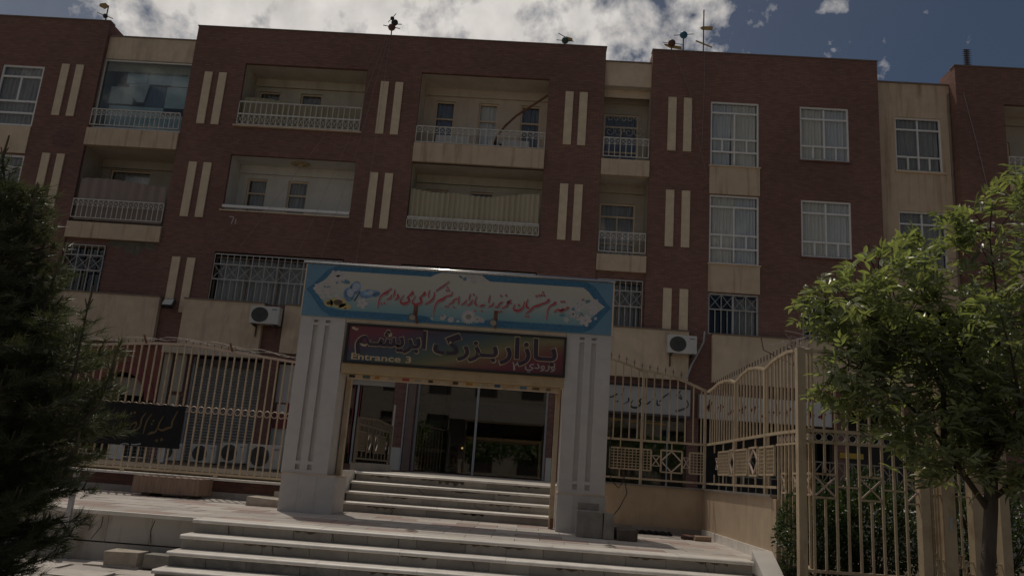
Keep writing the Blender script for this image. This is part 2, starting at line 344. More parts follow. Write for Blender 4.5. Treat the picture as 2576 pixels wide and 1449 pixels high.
# landing in front of the gate
land = MB().box(-8.2, 2.93, 9.98, 14.9, -.1, LZ-.032); land.box(-3.94, 2.62, 9.72, 9.98, -.1, LZ-.032)
land_o = tag(obj('landing', land, SOIL), kind='structure')
y = 9.98; row = 0
slab_rows = []
while y < 14.15:
    y1 = y + .45; x = -8.2 - (.3 if row % 2 else 0)
    while x < 2.93:
        x1 = min(x+.62, 2.93)
        if not (y > 13.2 and -3.0 < x < .3):
            pk = (row + int((x+8.5)/.62)*1) % 5 in (0,) or (row - int((x+8.5)/.62)) % 7 == 0 and random.random() < .6; slab('paving_slab', 'paving_slab_pink' if pk else 'paving_slab', MARBLE_K if pk else MARBLE_P, land_o, max(x,-8.2)+.004, x1-.004, y+.004, min(y1,14.4)-.004, LZ-.03, LZ+random.uniform(-.002,.002))
        x = x1
    y = y1; row += 1

# retaining wall on the left of the stairs
rw = T('retaining_wall', 'low stained marble retaining wall left of the outer stairs', 'wall', (-6, 9.9, 0))
x = -8.2; k = 0
while x < -3.99:
    w = (.62,.55,.7,.58)[k%4]; x1 = min(x+w, -3.985)
    slab('marble_panel', 'wall_panel', MARBLE_W, rw, x+.002, x1-.002, 9.93, 9.975, .215, LZ-.045)
    slab('marble_panel', 'wall_panel_low', MARBLE_W, rw, x+.03, min(x1+.028,-3.985), 9.92, 9.975, -.03, .198)
    x = x1; k += 1
x = -8.2
while x < -3.99:
    x1 = min(x+1.05, -3.985); slab('coping_slab', 'coping_slab', MARBLE, rw, x+.002, x1-.002, 9.87, 9.977, LZ-.04, LZ+.004); x = x1
po = MB().box(-5.60,-5.545,9.80,9.85,-.03,1.02); tag(obj('marker_post', po, GREYM), 'thin pale grey upright post beside the pine at the end of the retaining wall', 'post')

# outer stairs
def nosed(root, x0, x1, y0, y1, z0, z1):
    h = z1-z0; r_ = h*.8; pr = [(y1,z0),(y1,z1)] + [(y0+r_-r_*math.sin(a*math.pi/12), z1-r_+r_*math.cos(a*math.pi/12)) for a in range(7)] + [(y0+.004,z0)]
    b = MB(); m = len(pr); n = max(2, int((x1-x0)/.14)); jit = [random.uniform(-.0025,.0025) for _ in range(n+1)]
    for i in range(n+1):
        x = x0+(x1-x0)*i/n
        b.v += [(x, y + (jit[i] if k > 2 else 0), z) for k, (y, z) in enumerate(pr)]
    for i in range(n):
        for k in range(m): b.f.append((i*m+k, i*m+(k+1)%m, (i+1)*m+(k+1)%m, (i+1)*m+k))
    b.f.append(tuple(range(m))[::-1]); b.f.append(tuple(n*m+k for k in range(m)))
    return obj('tread_slab', b, MARBLE, root)
def stairs(root, x0, x1, yfront, ztop, n, rise, tread, riser_mats, wmin, wmax, thick=.042, nose=.04, first=0):
    for i in range(n):
        yf = yfront - i*tread; zt = ztop - i*rise
        x = x0
        while x < x1 - .05:
            xe = min(x + random.uniform(1.1,1.7), x1)
            if x1 - xe < .4: xe = x1
            nosed(root, x+.0015, xe-.0015, yf-nose, yf+tread+.02 if i else yf+.3, zt-thick, zt+random.uniform(0,.003)); x = xe
        x = x0 + .02
        while x < x1 - .05:
            xe = min(x + random.uniform(wmin, wmax), x1-.01)
            if x1 - xe < .25: xe = x1-.01
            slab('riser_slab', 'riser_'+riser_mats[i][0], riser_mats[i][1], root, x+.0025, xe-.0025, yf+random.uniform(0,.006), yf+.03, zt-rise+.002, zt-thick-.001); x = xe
        core = MB().box(x0+.022, x1-.012, yf+.032, yf+tread+.6, zt-rise-.4, zt-thick-.002); obj('step_core', core, CONC, root)
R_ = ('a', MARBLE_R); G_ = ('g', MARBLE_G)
st = T('outer_stairs', 'wide grey marble stairs at the bottom leading up to the landing', 'stairs', (-.6, 9.2, 0))
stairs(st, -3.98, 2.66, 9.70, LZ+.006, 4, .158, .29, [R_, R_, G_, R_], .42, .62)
# inner stairs through the gate
st2 = T('inner_stairs', 'narrow marble stairs with worn noses inside the gate opening', 'stairs', (-1.4, 13.4, LZ))
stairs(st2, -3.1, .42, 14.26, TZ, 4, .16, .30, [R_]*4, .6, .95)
for xa in (-3.15, .425):
    obj('side_slab', MB().box(xa, xa+.045, 13.32, 14.6, LZ+.003, TZ+.015), MARBLE, st2)

CRK = P('crack_dirt', (.05,.042,.036), .95, .3, 20)
def crack(root, pts, w=.006):
    b = MB()
    for a, c in zip(pts, pts[1:]): b.bar(a, c, w*random.uniform(.6,1.2), .003)
    obj('crack', b, CRK, root)
for x, k in ((-3.55,0),(-2.3,0),(-.6,1),(.9,1),(-2.9,1),(1.7,2),(-1.5,0),(2.1,0)):
    yf = 9.70-.29*k-.004; zt = LZ+.006-.158*k-.045
    crack(st, [(x,yf,zt),(x+random.uniform(-.01,.03),yf,zt-.05),(x+random.uniform(0,.06),yf,zt-.108)])
for x, k in ((-1.95,1),(-.9,2),(-.55,2),(-2.3,3)):
    yf = 14.26-.30*k-.004; zt = TZ-.16*k-.045
    crack(st2, [(x,yf,zt),(x+random.uniform(-.02,.12),yf,zt-.06),(x+random.uniform(.02,.2),yf,zt-.11)])
for x in (-7.0,-6.2,-5.2,-4.55):
    crack(rw, [(x,9.928,.50),(x+random.uniform(-.06,.06),9.928,.38),(x+random.uniform(-.12,.08),9.928,.23)], .007)
STAIN = P('grime', (.11,.085,.065), .95, .4, 16)
def grime(root, x0, x1, y, ztop, d):
    b = MB(); n = int((x1-x0)/.04)
    pr = [ztop-d*abs(math.sin(i*.9+x0*3))*random.uniform(.3,1)-.004 for i in range(n+1)]
    for i in range(n):
        xa, xb = x0+(x1-x0)*i/n, x0+(x1-x0)*(i+1)/n; b.quad((xa,y,pr[i]),(xb,y,pr[i+1]),(xb,y,ztop),(xa,y,ztop))
    obj('grime_edge', b, STAIN, root)
for k in range(4):
    for _ in range(5): xa = random.uniform(-3.8,2.0); grime(st, xa, xa+random.uniform(.25,.6), 9.70-.29*k-.0035, LZ+.006-.158*k-.044, .035)
for k in range(4):
    for _ in range(3): xa = random.uniform(-3.0,-.2); grime(st2, xa, xa+random.uniform(.2,.5), 14.26-.30*k-.0035, TZ-.16*k-.044, .04)
grime(st2, -1.6, -1.15, 14.2558, TZ-.05, .1)
for x, y, lab in ((-1.55,10.35,'small dry dark leaf lying in the gate shadow on the landing'),(.95,10.25,'dry dark twig lying on the landing near the shadow edge')):
    b = MB(); b.poly([(x,y,LZ+.012),(x+.10,y+.02,LZ+.03),(x+.19,y-.01,LZ+.012),(x+.09,y-.05,LZ+.02)]); b.poly([(x,y,LZ+.006),(x+.09,y-.05,LZ+.006),(x+.19,y-.01,LZ+.006),(x+.10,y+.02,LZ+.006)]); tag(obj('dry_leaf', b, DARKST), lab, 'litter')
# courtyard
c = MB().box(-3.2,.5,14.5,24.4,.3,TZ-.006); c.box(.5,14,13.98,24.4,.3,TZ-.004); 
tag(obj('left_court_floor', MB().box(-20,-3.21,14.47,24.4,.3,1.0), SOIL), kind='structure')  # left part of the courtyard floor, much darker than the paved part
tag(obj('courtyard', c, P('courtyard_paving', (.46,.43,.38), .7, .15, 3)), kind='structure')
b = MB().box(3.05,9,8.3,13.9,-.1,.5); tag(obj('planting_bed', b, SOIL), kind='structure')

# ------------------------------------------------------------------ the apartment building
YF = 24.5
B = T('apartment_building', 'long brown brick apartment building with cream balconies and shops below', 'building', (-2, YF, 0))
def wall(name, x0, x1, z0, z1, yf, holes, depth, mat, side=True, parent=None, ysd=1.0, cap=True, rev=None):
    b = MB(); r = MB() if rev else b
    xs = sorted({x0, x1} | {v for h in holes for v in h[:2] if x0 < v < x1}); zs = sorted({z0, z1} | {v for h in holes for v in h[2:4] if z0 < v < z1})
    for i in range(len(xs)-1):
        for j in range(len(zs)-1):
            mx, mz = (xs[i]+xs[i+1])/2, (zs[j]+zs[j+1])/2
            if any(h[0] < mx < h[1] and h[2] < mz < h[3] for h in holes): continue
            b.quad((xs[i],yf,zs[j]),(xs[i+1],yf,zs[j]),(xs[i+1],yf,zs[j+1]),(xs[i],yf,zs[j+1]))
    for h in holes:
        a, c, d, e = h[:4]; dep = yf + (h[4] if len(h) > 4 else depth)
        r.quad((a,yf,d),(a,yf,e),(a,dep,e),(a,dep,d)); r.quad((c,yf,d),(c,dep,d),(c,dep,e),(c,yf,e))
        r.quad((a,yf,e),(c,yf,e),(c,dep,e),(a,dep,e)); r.quad((a,yf,d),(a,dep,d),(c,dep,d),(c,yf,d))
    if side:
        b.quad((x0,yf,z0),(x0,yf,z1),(x0,yf+ysd,z1),(x0,yf+ysd,z0)); b.quad((x1,yf,z0),(x1,yf+ysd,z0),(x1,yf+ysd,z1),(x1,yf,z1))
    if cap:
        b.quad((x0,yf,z1),(x1,yf,z1),(x1,yf+.25,z1),(x0,yf+.25,z1)); b.quad((x0,yf+.25,z1),(x1,yf+.25,z1),(x1,yf+.25,z1-1.2),(x0,yf+.25,z1-1.2))
    o = obj(name, b, mat, parent or B)
    if rev: obj('reveal', r, rev, o if not o.parent or not o.parent.parent else o)
    return o
def sheet(x0, x1, y, z0, z1, amp=.025, waves=8, sag=0., nz=1, zf=None, ph=0.):
    b = MB(); n = int(waves*6); pts = []
    for i in range(n+1):
        t = i/n; x = x0 + (x1-x0)*t; yy = y + amp*math.sin(t*waves*2*math.pi+ph) + amp*.5*math.sin(t*waves*5.3+1.3)
        top = zf(t) if zf else z1 - sag*math.sin(math.pi*t)
        pts.append(((x,yy,z0),(x,yy,top)))
    for i in range(n): b.quad(pts[i][0], pts[i+1][0], pts[i+1][1], pts[i][1])
    return b
def window(x0, x1, z0, z1, y, rows, fmat=WFRAME, curtain=CURT, parent=None, fw=.055, depth=.06, open_rects=(), cy=.12, gl=None):
    """rows: list from the top of (height share, [column shares]); frame = part, panes and curtain = sub-parts"""
    f = MB(); tot = sum(r[0] for r in rows); rects = []
    f.box(x0, x1, y, y+depth, z1-fw, z1); f.box(x0, x1, y, y+depth, z0, z0+fw); f.box(x0, x0+fw, y, y+depth, z0+fw, z1-fw); f.box(x1-fw, x1, y, y+depth, z0+fw, z1-fw)
    zi1 = z1-fw; H = z1-z0-2*fw
    for ri, (h, cols) in enumerate(rows):
        zt = zi1; zb = zt - H*h/tot; zi1 = zb
        if ri < len(rows)-1: f.box(x0+fw, x1-fw, y+.004, y+depth-.004, zb-fw*.5, zb+fw*.5)
        ct = sum(cols); xl = x0+fw; Wd = x1-x0-2*fw
        for ci, cw in enumerate(cols):
            xr = xl + Wd*cw/ct
            if ci < len(cols)-1: f.box(xr-fw*.45, xr+fw*.45, y+.002, y+depth-.002, zb+fw*.5, zt-fw*.5)
            rects.append((xl+.01, xr-.01, zb+.01, zt-.01)); xl = xr
    fo = obj('window', f, fmat, parent or B)
    for i, r in enumerate(rects):
        if i in open_rects: continue
        obj('pane', MB().box(r[0], r[1], y+depth*.45, y+depth*.55, r[2], r[3]), gl or GLASS, fo)
    if curtain:
        if x1-x0 > 1.3 and curtain is CURT:      # two gathered drapes that part in the middle
            q = -.02; mid_ = (x0+x1)/2 + random.uniform(-.1,.1); cm = CURTS[len(fo.children) % 3]
            for a, c, sg_ in ((x0+.04, mid_-q, 1), (mid_+q, x1-.04, -1)):
                b = MB(); n = 40; tie = random.choice((0,0,.03,.07))
                cols = []
                for i in range(n+1):
                    t = i/n; col_ = []
                    for j in range(7):
                        v_ = j/6; pull = tie*math.sin(v_*math.pi*.55)**2*(t if sg_ > 0 else 1-t)
                        xx = a+(c-a)*t - sg_*pull*(c-a)
                        col_.append((xx, y+cy+.022*math.sin(t*46+a)+.012*math.sin(t*19+v_*2), z1-.04-(z1-z0-.08)*v_))
                    cols.append(col_)
                for i in range(n):
                    for j in range(6): b.quad(cols[i][j], cols[i+1][j], cols[i+1][j+1], cols[i][j+1])
                obj('curtain', b, random.choice(CURTS), fo)
        else: obj('curtain', sheet(x0+.05, x1-.05, y+cy, z0+.04, z1-.04, .02, max(4,(x1-x0)*6), ph=x0), curtain, fo)
    return fo
W_TALL = [(.15,[1]),(.42,[1,1]),(.2,[.46,.54,.54,.46]),(.21,[1,1])]
W_SQ = [(.19,[1,1]),(.5,[1,1]),(.24,[1,1,1,1])]
W_BAL = [(.3,[1]),(.7,[1])]
W_UPVC = [(.16,[1]),(.42,[1,1]),(.2,[1]),(.19,[1])]

def railing(x0, x1, y, z0, z1, style='top', sp=.165, mat=RAILW, t=.022):
    b = MB(); n = max(2, round((x1-x0)/sp)); dx = (x1-x0)/n
    b.box(x0, x1, y-.025, y+.025, z1-.035, z1); b.box(x0, x1, y-.015, y+.015, z0, z0+.025)
    if style == 'top': l0, l1 = z1-.035-.19, z1-.035
    elif style == 'bottom': l0, l1 = z0+.025, z0+.36; b.box(x0, x1, y-.02, y+.02, l1, l1+.05)
    if style in ('top', 'bottom'):
        for i in range(n):
            xa, xb = x0+i*dx, x0+(i+1)*dx
            b.bar((xa,y,l0),(xb,y,l1),.013); b.bar((xa,y+.004,l1),(xb,y+.004,l0),.013)
        b.box(x0, x1, y-.01, y+.01, l0-.012, l0) if style == 'top' else None
    for i in range(n+1): b.box(x0+i*dx-t/2, x0+i*dx+t/2, y-t/2, y+t/2, z0+.024, z1-.034)
    return obj('railing', b, mat, B)
def grille(x0, x1, z0, z1, y, sp=.22, top=True, mat=RAILG):
    b = MB(); n = round((x1-x0)/sp); n += n % 2; dx = (x1-x0)/n; t = .024
    za = z1 - (.34 if top else 0); zb = za - .5
    for z in ([z1, za, zb] if top else [za, zb]): b.box(x0, x1, y-.02, y+.02, z-.035, z)
    for i in range(n+1):
        x = x0 + i*dx
        if top: b.box(x-t/2, x+t/2, y-t/2, y+t/2, za, z1-.035)
        b.box(x-t/2, x+t/2, y-t/2, y+t/2, z0, zb-.035)
        if i % 2 == 0: b.box(x-t/2, x+t/2, y-t/2, y+t/2, zb, za-.035)
        if i % 2 == 0 and i < n:
            b.bar((x,y,zb),(x+2*dx,y,za-.035),.014); b.bar((x,y+.006,za-.035),(x+2*dx,y+.006,zb),.014)
    return obj('window_grille', b, mat, B)
def recess(x0, x1, z0, z1, d, holes, wmat, smat=None, floor=None):
    """open balcony: back wall with window openings, side walls, ceiling and floor"""
    fl = floor or z0-.02
    bk = wall('balcony_back_wall', x0, x1, fl, z1, YF+d, holes, .12, wmat, side=False, cap=False)
    for xs_ in (x0+.002, x1-.002): obj('balcony_side_wall', MB().quad((xs_,YF+.12,fl),(xs_,YF+.12,z1),(xs_,YF+d,z1),(xs_,YF+d,fl)), wmat, bk)
    c = MB(); c.quad((x0,YF+.12,z1-.003),(x1,YF+.12,z1-.003),(x1,YF+d,z1-.003),(x0,YF+d,z1-.003)); obj('balcony_ceiling', c, smat or SOFFIT, bk)
    c2 = MB().box(x0+.01, x1-.01, YF+d-.09, YF+d-.001, z1-.30, z1-.005); obj('ceiling_beam', c2, wmat, bk)
    f = MB().box(x0, x1, YF+.02, YF+d, fl-.1, fl); obj('balcony_floor', f, SOFFIT, bk)
    return bk

ROOF = 15.83
H3, H2, H1 = (14.5, 12.15), (11.17, 9.13), (7.69, 6.05)
mL, mR = (-10.74, -6.48), (-4.59, -.2)
low = 4.52
# main brick block
mh = [(mL[0],mL[1],12.17,14.5), (mL[0],mL[1],9.13,11.12), (mL[0],mL[1],6.06,7.72), (mR[0],mR[1],11.92,14.52), (mR[0],mR[1],8.88,11.22), (mR[0],mR[1],6.06,7.69)]
wall('brick_wall', -12.62, 1.69, low, ROOF, YF, mh, .12, BRICK)
# right brick block
w3 = (5.29, 6.89); wq = (8.25, 9.86)
rh = [(w3[0],w3[1],11.71,14.03,.1),(w3[0],w3[1],8.36,10.70,.1),(w3[0],w3[1],6.05,7.40,.14),(wq[0],wq[1],12.09,14.02,.1),(wq[0],wq[1],8.77,10.70,.1),(wq[0],wq[1],6.05,7.42,.14)]
wall('brick_wall', 3.29, 10.87, low, ROOF, YF, rh, .1, BRICK)
# left brick block
wl = (-19.27, -17.77)
lh = [(wl[0],wl[1],11.70,13.96,.1),(wl[0],wl[1],8.38,10.64,.1)]
wall('brick_wall', -24, -15.80, low, ROOF, YF, lh, .1, BRICK)
# far right brick block
fr = [(15.0,18.5,12.0,14.5),(15.0,18.5,8.9,11.2)]
wall('brick_wall', 13.46, 22, low, ROOF, YF, fr, .12, BRICK)
# parapet edges
for x0, x1 in ((-24,-15.78),(-12.64,1.71),(3.27,10.89),(13.44,22)):
    obj('coping', MB().box(x0-.005, x1+.005, YF-.025, YF+.3, ROOF+.001, ROOF+.035), COPING, B)
# recessed bays: cream parapets
YB = YF + .16
for x0, x1, zt in ((-15.80,-12.62,15.33),(1.69,3.29,15.38)):
    wall('cream_parapet', x0+.002, x1-.002, 14.47, zt, YB, [], .1, CREAM, side=False, parent=B)
    obj('coping', MB().box(x0+.003, x1-.003, YB-.03, YB+.3, zt+.001, zt+.045), COPING, B)
# far right recessed bay with windows
YC = YF + .45; wf = (11.59, 13.13)
wall('cream_wall', 10.87, 13.46, low, 15.31, YC, [(wf[0],wf[1],12.11,14.06,.1),(wf[0],wf[1],8.76,10.70,.1),(wf[0],wf[1],6.1,7.4,.1)], .1, CREAM_D, side=False)
obj('coping', MB().box(10.88, 13.45, YC-.04, YC+.3, 15.311, 15.36), COPING, B)
for z1 in (14.06, 10.70):
    window(wf[0], wf[1], z1-1.95, z1, YC+.05, W_SQ, curtain=CURT_D)
    obj('window_sill', MB().box(wf[0]-.06, wf[1]+.06, YC-.06, YC+.05, z1-2.02, z1-1.952), CREAM, B)
obj('drain_pipe', MB().tube([(13.42,YC-.02,4.6),(13.42,YC-.02,15.0)], .045, 8), COPING, B)
# roof slab, back and ends that close the volume
sh = MB(); sh.box(-24, 22, YF+.5, YF+12, 15.0, 15.2); sh.box(-24, -23.9, YF+.3, YF+12, 1, 15); sh.box(21.9, 22, YF+.3, YF+12, 1, 15); sh.box(-24, 22, YF+12, YF+12.1, 1, 15.2)
obj('roof', sh, CONC, B)
obj('partition_wall', MB().box(-23.8, 21.8, YF+4, YF+4.1, 1, 15), ROOM, B)
fl = MB()
for z in (4.7, 8.3, 11.6): fl.box(-23.8, 21.8, YF+2.2, YF+3.9, z, z+.2)
obj('floor_slab', fl, ROOM, B)

pt_ = MB(); pt_.poly([(-16.55+.42*math.cos(a*.42)*(1+.1*math.sin(a*3)), YF-.004, 11.33+.33*math.sin(a*.42)) for a in range(15)]); obj('damp_stain', pt_, BRICK_WET, B)
pt_ = MB(); up = [(-14.3+i*.12, YF+.055, 7.88) for i in range(14)]; dn2 = [(-14.3+i*.12, YF+.055, 7.74-random.uniform(0,.22)-(.15 if 4 < i < 9 else 0)) for i in range(14)]
for i in range(13): pt_.quad(up[i], up[i+1], dn2[i+1], dn2[i])
obj('mortar_patch', pt_, P('grey_mortar', (.16,.14,.11), .95, .35, 7), B)
# pale vertical panels on the brick piers
for xs, levels in (((-17.16,-16.65),(0,1)), ((-12.1,-11.6),(0,1,2)), ((-5.95,-5.45),(0,1)), ((.38,.86),(0,1)), ((3.86,4.38),(0,1,2))):
    for x in xs:
        for k in levels:
            z1 = 14.08 - 3.32*k; z0 = z1-1.93 if k < 2 else (5.93 if x == -12.1 else 5.62 if x < -11 else 6.05)
            obj('pale_panel', MB().box(x, x+.27, YF-.045, YF+.01, z0, z1), PANEL, B)

# --- main block, third floor left: awning cloth behind the railing
def bwins(y, xs, w, z0, z1): return [(x, x+w, z0, z1) for x in xs]
d = 1.15
hz = bwins(0, (-10.58,-9.06), .78, 12.06, 14.04)
recess(*mL, 12.17, 14.5, d, hz, YPAINT, floor=12.05)
for h in hz: window(h[0], h[1], h[2], h[3], YF+d+.07, W_BAL, PANEL, CURT_D)
railing(mL[0]+.03, mL[1]-.03, YF-.04, 12.2, 13.05, 'bottom', .19)
obj('balcony_edge', MB().box(mL[0]-.08, mL[1]+.06, YF-.09, YF+.02, 12.13, 12.175), CREAM, B)
# second floor left: white painted balcony without railing
hz = bwins(0, (-10.44,-9.0), .70, 9.01, 10.66)
recess(*mL, 9.13, 11.12, 1.0, hz, WPAINT, WPAINT, floor=9.0)
for h in hz: window(h[0], h[1], h[2], h[3], YF+1.07, W_BAL, PANEL, CURT_D)
obj('balcony_edge', MB().box(mL[0]+.005, mL[1]-.005, YF-.06, YF+.03, 9.23, 9.32), WFRAME, B)
obj('balcony_edge', MB().box(mL[0]-.08, mL[1]+.002, YF-.04, YF+.03, 9.12, 9.16), CREAM, B)
lamp = MB()
for i in range(24):
    a, b2 = 2*math.pi*i/24, 2*math.pi*(i+1)/24
    for r0, r1, z0, z1 in ((.34,.27,11.1,11.06),(.27,.14,11.06,11.07),(.14,.02,11.07,10.98)):
        lamp.quad((-8.5+r0*math.cos(a),YF+.5+r0*.7*math.sin(a),z0),(-8.5+r0*math.cos(b2),YF+.5+r0*.7*math.sin(b2),z0),(-8.5+r1*math.cos(b2),YF+.5+r1*.7*math.sin(b2),z1),(-8.5+r1*math.cos(a),YF+.5+r1*.7*math.sin(a),z1))
tag(obj('ceiling_lamp', lamp, P('brass_lamp', (.4,.3,.15), .4, .3)), 'round ornate lamp on the ceiling of the white open balcony', 'ceiling lamp')
# first floor left: grilled window
window(mL[0], mL[1], 6.06, 7.60, YF+.2, [(1,[1,1,1,1])], COPING, CURT_D, cy=.2)
grille(mL[0]+.02, mL[1]-.03, 6.07, 7.66, YF+.03)
# third floor right
d = 1.15
hz = bwins(0, (-4.19,-2.64,-1.14), .70, 11.92, 14.06)
recess(*mR, 11.92, 14.52, d, hz, PPAINT, floor=11.9)
for h, c in zip(hz, (CURT_B, CURT, CURT_B)): window(h[0], h[1], h[2], h[3], YF+d+.07, W_BAL, PANEL, c)
railing(mR[0]+.03, mR[1]-.03, YF-.05, 11.93, 12.52, 'top', .2)
obj('cream_balcony_band', MB().box(mR[0]+.003, mR[1]-.003, YF-.10, YF+.2, 11.225, 11.90), CREAM_D, B)
# second floor right
hz = bwins(0, (-4.25,-2.68,-1.16), .80, 8.87, 10.72)
recess(*mR, 8.88, 11.22, d, hz, YPAINT, floor=8.85)
for h in hz: window(h[0], h[1], h[2], h[3], YF+d+.07, W_BAL, PANEL, CURT_D)
railing(mR[0]+.03, mR[1]-.03, YF-.05, 8.9, 9.24, 'bottom', .19)
# first floor right
window(mR[0], mR[1], 6.06, 7.60, YF+.2, [(1,[1,1,1,1])], COPING, CURT_D, cy=.2)
grille(mR[0]+.02, mR[1]-.03, 6.07, 7.64, YF+.03)

# --- left bay
x0, x1 = -15.80, -12.62
recess(x0, x1, 11.84, 14.46, 1.1, [], GPAINT, floor=11.7)
gl = MB(); 
for z in (14.40, 11.86): gl.box(x0+.01, x1-.01, YB+.02, YB+.06, z, z+.05)
gl.box(x0+.01, x0+.05, YB+.02, YB+.06, 11.9, 14.4)
go = obj('balcony_glazing', gl, WFRAME, B)
for i in range(4):
    xa = x0+.06+(x1-x0-.08)*i/4; xb = x0+.06+(x1-x0-.08)*(i+1)/4
    obj('pane', MB().box(xa+.004, xb-.004, YB+.036, YB+.044, 11.92, 14.39), glass_mat('balcony_glass', (.80,.86,.87), .05) if i == 0 else bpy.data.materials['balcony_glass'], go)
BLUEW = P('pale_blue_board', (.60,.66,.66), .7, .1, 3)
for (xa, xb, za, zb, m) in ((-15.1,-14.35,13.75,14.2,BLUEW),(-14.33,-13.5,13.75,14.22,BLUEW),(-13.48,-12.75,13.72,14.2,BLUEW),(-15.6,-14.75,12.95,13.6,WPAINT),(-13.6,-12.75,12.6,13.68,BLUEW),(-14.3,-13.62,12.9,13.66,CURT_B),(-15.55,-12.75,11.95,12.88,BLUEW)):
    obj('inner_board', MB().box(xa, xb, YB+.35, YB+.38, za, zb), m, go)
obj('hanging_sheet', MB().prism([(-14.95,13.68),(-14.2,13.72),(-14.3,13.0),(-14.55,13.02),(-14.78,13.25)], YB+.26, YB+.275), WHITE, go)
railing(x0+.06, x1-.05, YF-.06, 11.87, 12.47, 'top', .17)
obj('cream_balcony_band', MB().box(x0+.003, x1-.003, YF-.08, YF+.3, 11.14, 11.76), CREAM_D, B)
# second floor left bay
hz = [(-15.5,-14.05,9.0,10.80)]
recess(x0, x1, 8.5, 11.14, 1.3, hz, GPAINT, floor=8.45)
window(-15.5, -14.05, 9.0, 10.80, YF+1.37, [(.3,[1]),(.7,[1,1])], PANEL, CURT_D)
railing(x0+.06, x1-.05, YF-.06, 8.56, 9.22, 'top', .17)
obj('cream_balcony_band', MB().box(x0+.003, x1-.003, YF-.08, YF+.3, 7.88, 8.42), CREAM_D, B)
wall('brick_wall', -15.80, -12.62, low, 7.88, YF+.06, [(-15.72,-14.37,6.06,7.66)], .15, BRICK, side=False, cap=False)
window(-15.72, -14.37, 6.06, 7.66, YF+.2, [(1,[1,1])], COPING, None)
grille(-15.70, -14.39, 6.08, 7.66, YF-.0)
# --- right bay
x0, x1 = 1.69, 3.29
for (zt, zf, za) in ((14.47, 11.75, 11.16), (11.16, 8.46, 7.89)):
    hz = [(x0+.1, x1-.3, zf+.02, zf+2.05)]
    recess(x0, x1, zf, zt, .9, hz, GPAINT, floor=zf)
    window(hz[0][0], hz[0][1], hz[0][2], hz[0][3], YF+.95, [(.22,[1]),(.5,[1,1]),(.3,[1,1])], PANEL, CURT_B if zt > 12 else CURT_D)
    railing(x0+.05, x1-.05, YF-.05, zf+.06, zf+.74, 'top', .19)
    obj('cream_balcony_band', MB().box(x0+.003, x1-.003, YF-.07, YF+.3, za, zf-.03), CREAM_D, B)
# scroll bars over the upper window of the right bay
sc = MB()
def scroll(cx, cz, r, turns, y, flip=1):
    pts = []
    for i in range(22):
        t = i/21; a = turns*2*math.pi*t; rr = r*(1-.75*t); pts.append((cx+flip*rr*math.cos(a), y, cz+rr*math.sin(a)))
    sc.tube(pts, .012, 4)
for i in range(5): scroll(1.98+i*.24, 13.62, .12, 1.3, YF+.86, 1 if i%2 else -1)
for i in range(4): scroll(2.0+i*.33, 13.12, .2, 1.4, YF+.86, 1 if i%2 else -1)
obj('scroll_grille', sc, RAILW, B)
wall('brick_wall', 1.69, 3.29, low, 7.89, YF+.06, [(1.75,3.2,6.06,7.64)], .15, BRICK, side=False, cap=False)
window(1.75, 3.2, 6.06, 7.6, YF+.18, [(.5,[1,1]),(.5,[1,1])], COPING, CURT_D, open_rects=(2,), cy=.3)
grille(1.77, 3.2, 6.08, 7.62, YF+.0)

# --- right block windows
for z0, z1, c in ((11.71,14.03,CURT),(8.36,10.70,CURT)):
    window(*w3, z0, z1, YF+.03, W_TALL, curtain=c)
    obj('cream_panel', MB().box(w3[0]-.02, w3[1]+.02, YF-.05, YF+.02, (10.72 if z0 > 11 else 7.42), z0-.04), CREAM_D, B)
    obj('window_sill', MB().box(w3[0]-.05, w3[1]+.05, YF-.09, YF+.03, z0-.039, z0-.002), CREAM, B)
for z0, z1 in ((12.09,14.02),(8.77,10.70)):
    window(*wq, z0, z1, YF+.03, W_SQ, curtain=CURT)
    obj('window_sill', MB().box(wq[0]-.05, wq[1]+.05, YF-.06, YF+.03, z0-.045, z0-.002), BRICK, B)
window(*w3, 6.05, 7.40, YF+.08, [(1,[1,1])], curtain=None)
obj('curtain', sheet(6.15, 6.85, YF+.3, 6.1, 7.3, .02, 6), CURT_D, B)
grille(w3[0]+.03, w3[1]-.03, 6.06, 7.38, YF+.02, .2, False)
window(*wq, 6.05, 7.42, YF+.08, [(1,[1,1])], curtain=None); grille(wq[0]+.03, wq[1]-.03, 6.06, 7.40, YF+.02, .2, False)
# --- left block windows
for z0, z1 in ((11.70,13.96),(8.38,10.64)):
    window(*wl, z0, z1, YF+.03, W_UPVC, curtain=CURT_D, fw=.07)
    obj('cream_panel', MB().box(wl[0], wl[1], YF-.04, YF+.02, z0-1.0, z0-.02), CREAM, B)
# --- far right balcony
for z0, z1 in ((12.0,14.5),(8.9,11.2)):
    recess(15.0, 18.5, z0, z1, 1.0, [(15.05,15.7,z0+.02,z0+1.6)], GPAINT, floor=z0-.05)
    window(15.05, 15.7, z0+.02, z0+1.6, YF+1.05, W_BAL, PANEL, CURT_D)
    railing(15.03, 18.47, YF-.03, z0+.02, z0+.62, 'top', .18)
    obj('cream_balcony_band', MB().box(15.003, 18.497, YF-.07, YF+.3, z0-.6, z0-.06), CREAM, B)

# --- cream ledge over the shops
for x0, x1, zt in ((-24,-12.21,6.04),(-11.40,-8.80,6.05),(-8.13,4.68,6.05),(5.41,14,6.02)):
    obj('cream_band', MB().box(x0, x1, YF-.16, YF+.3, low, zt), CREAM, B)
    obj('ledge_cap', MB().box(x0-.02, x1+.02, YF-.20, YF+.3, zt+.001, zt+.04), COPING, B)

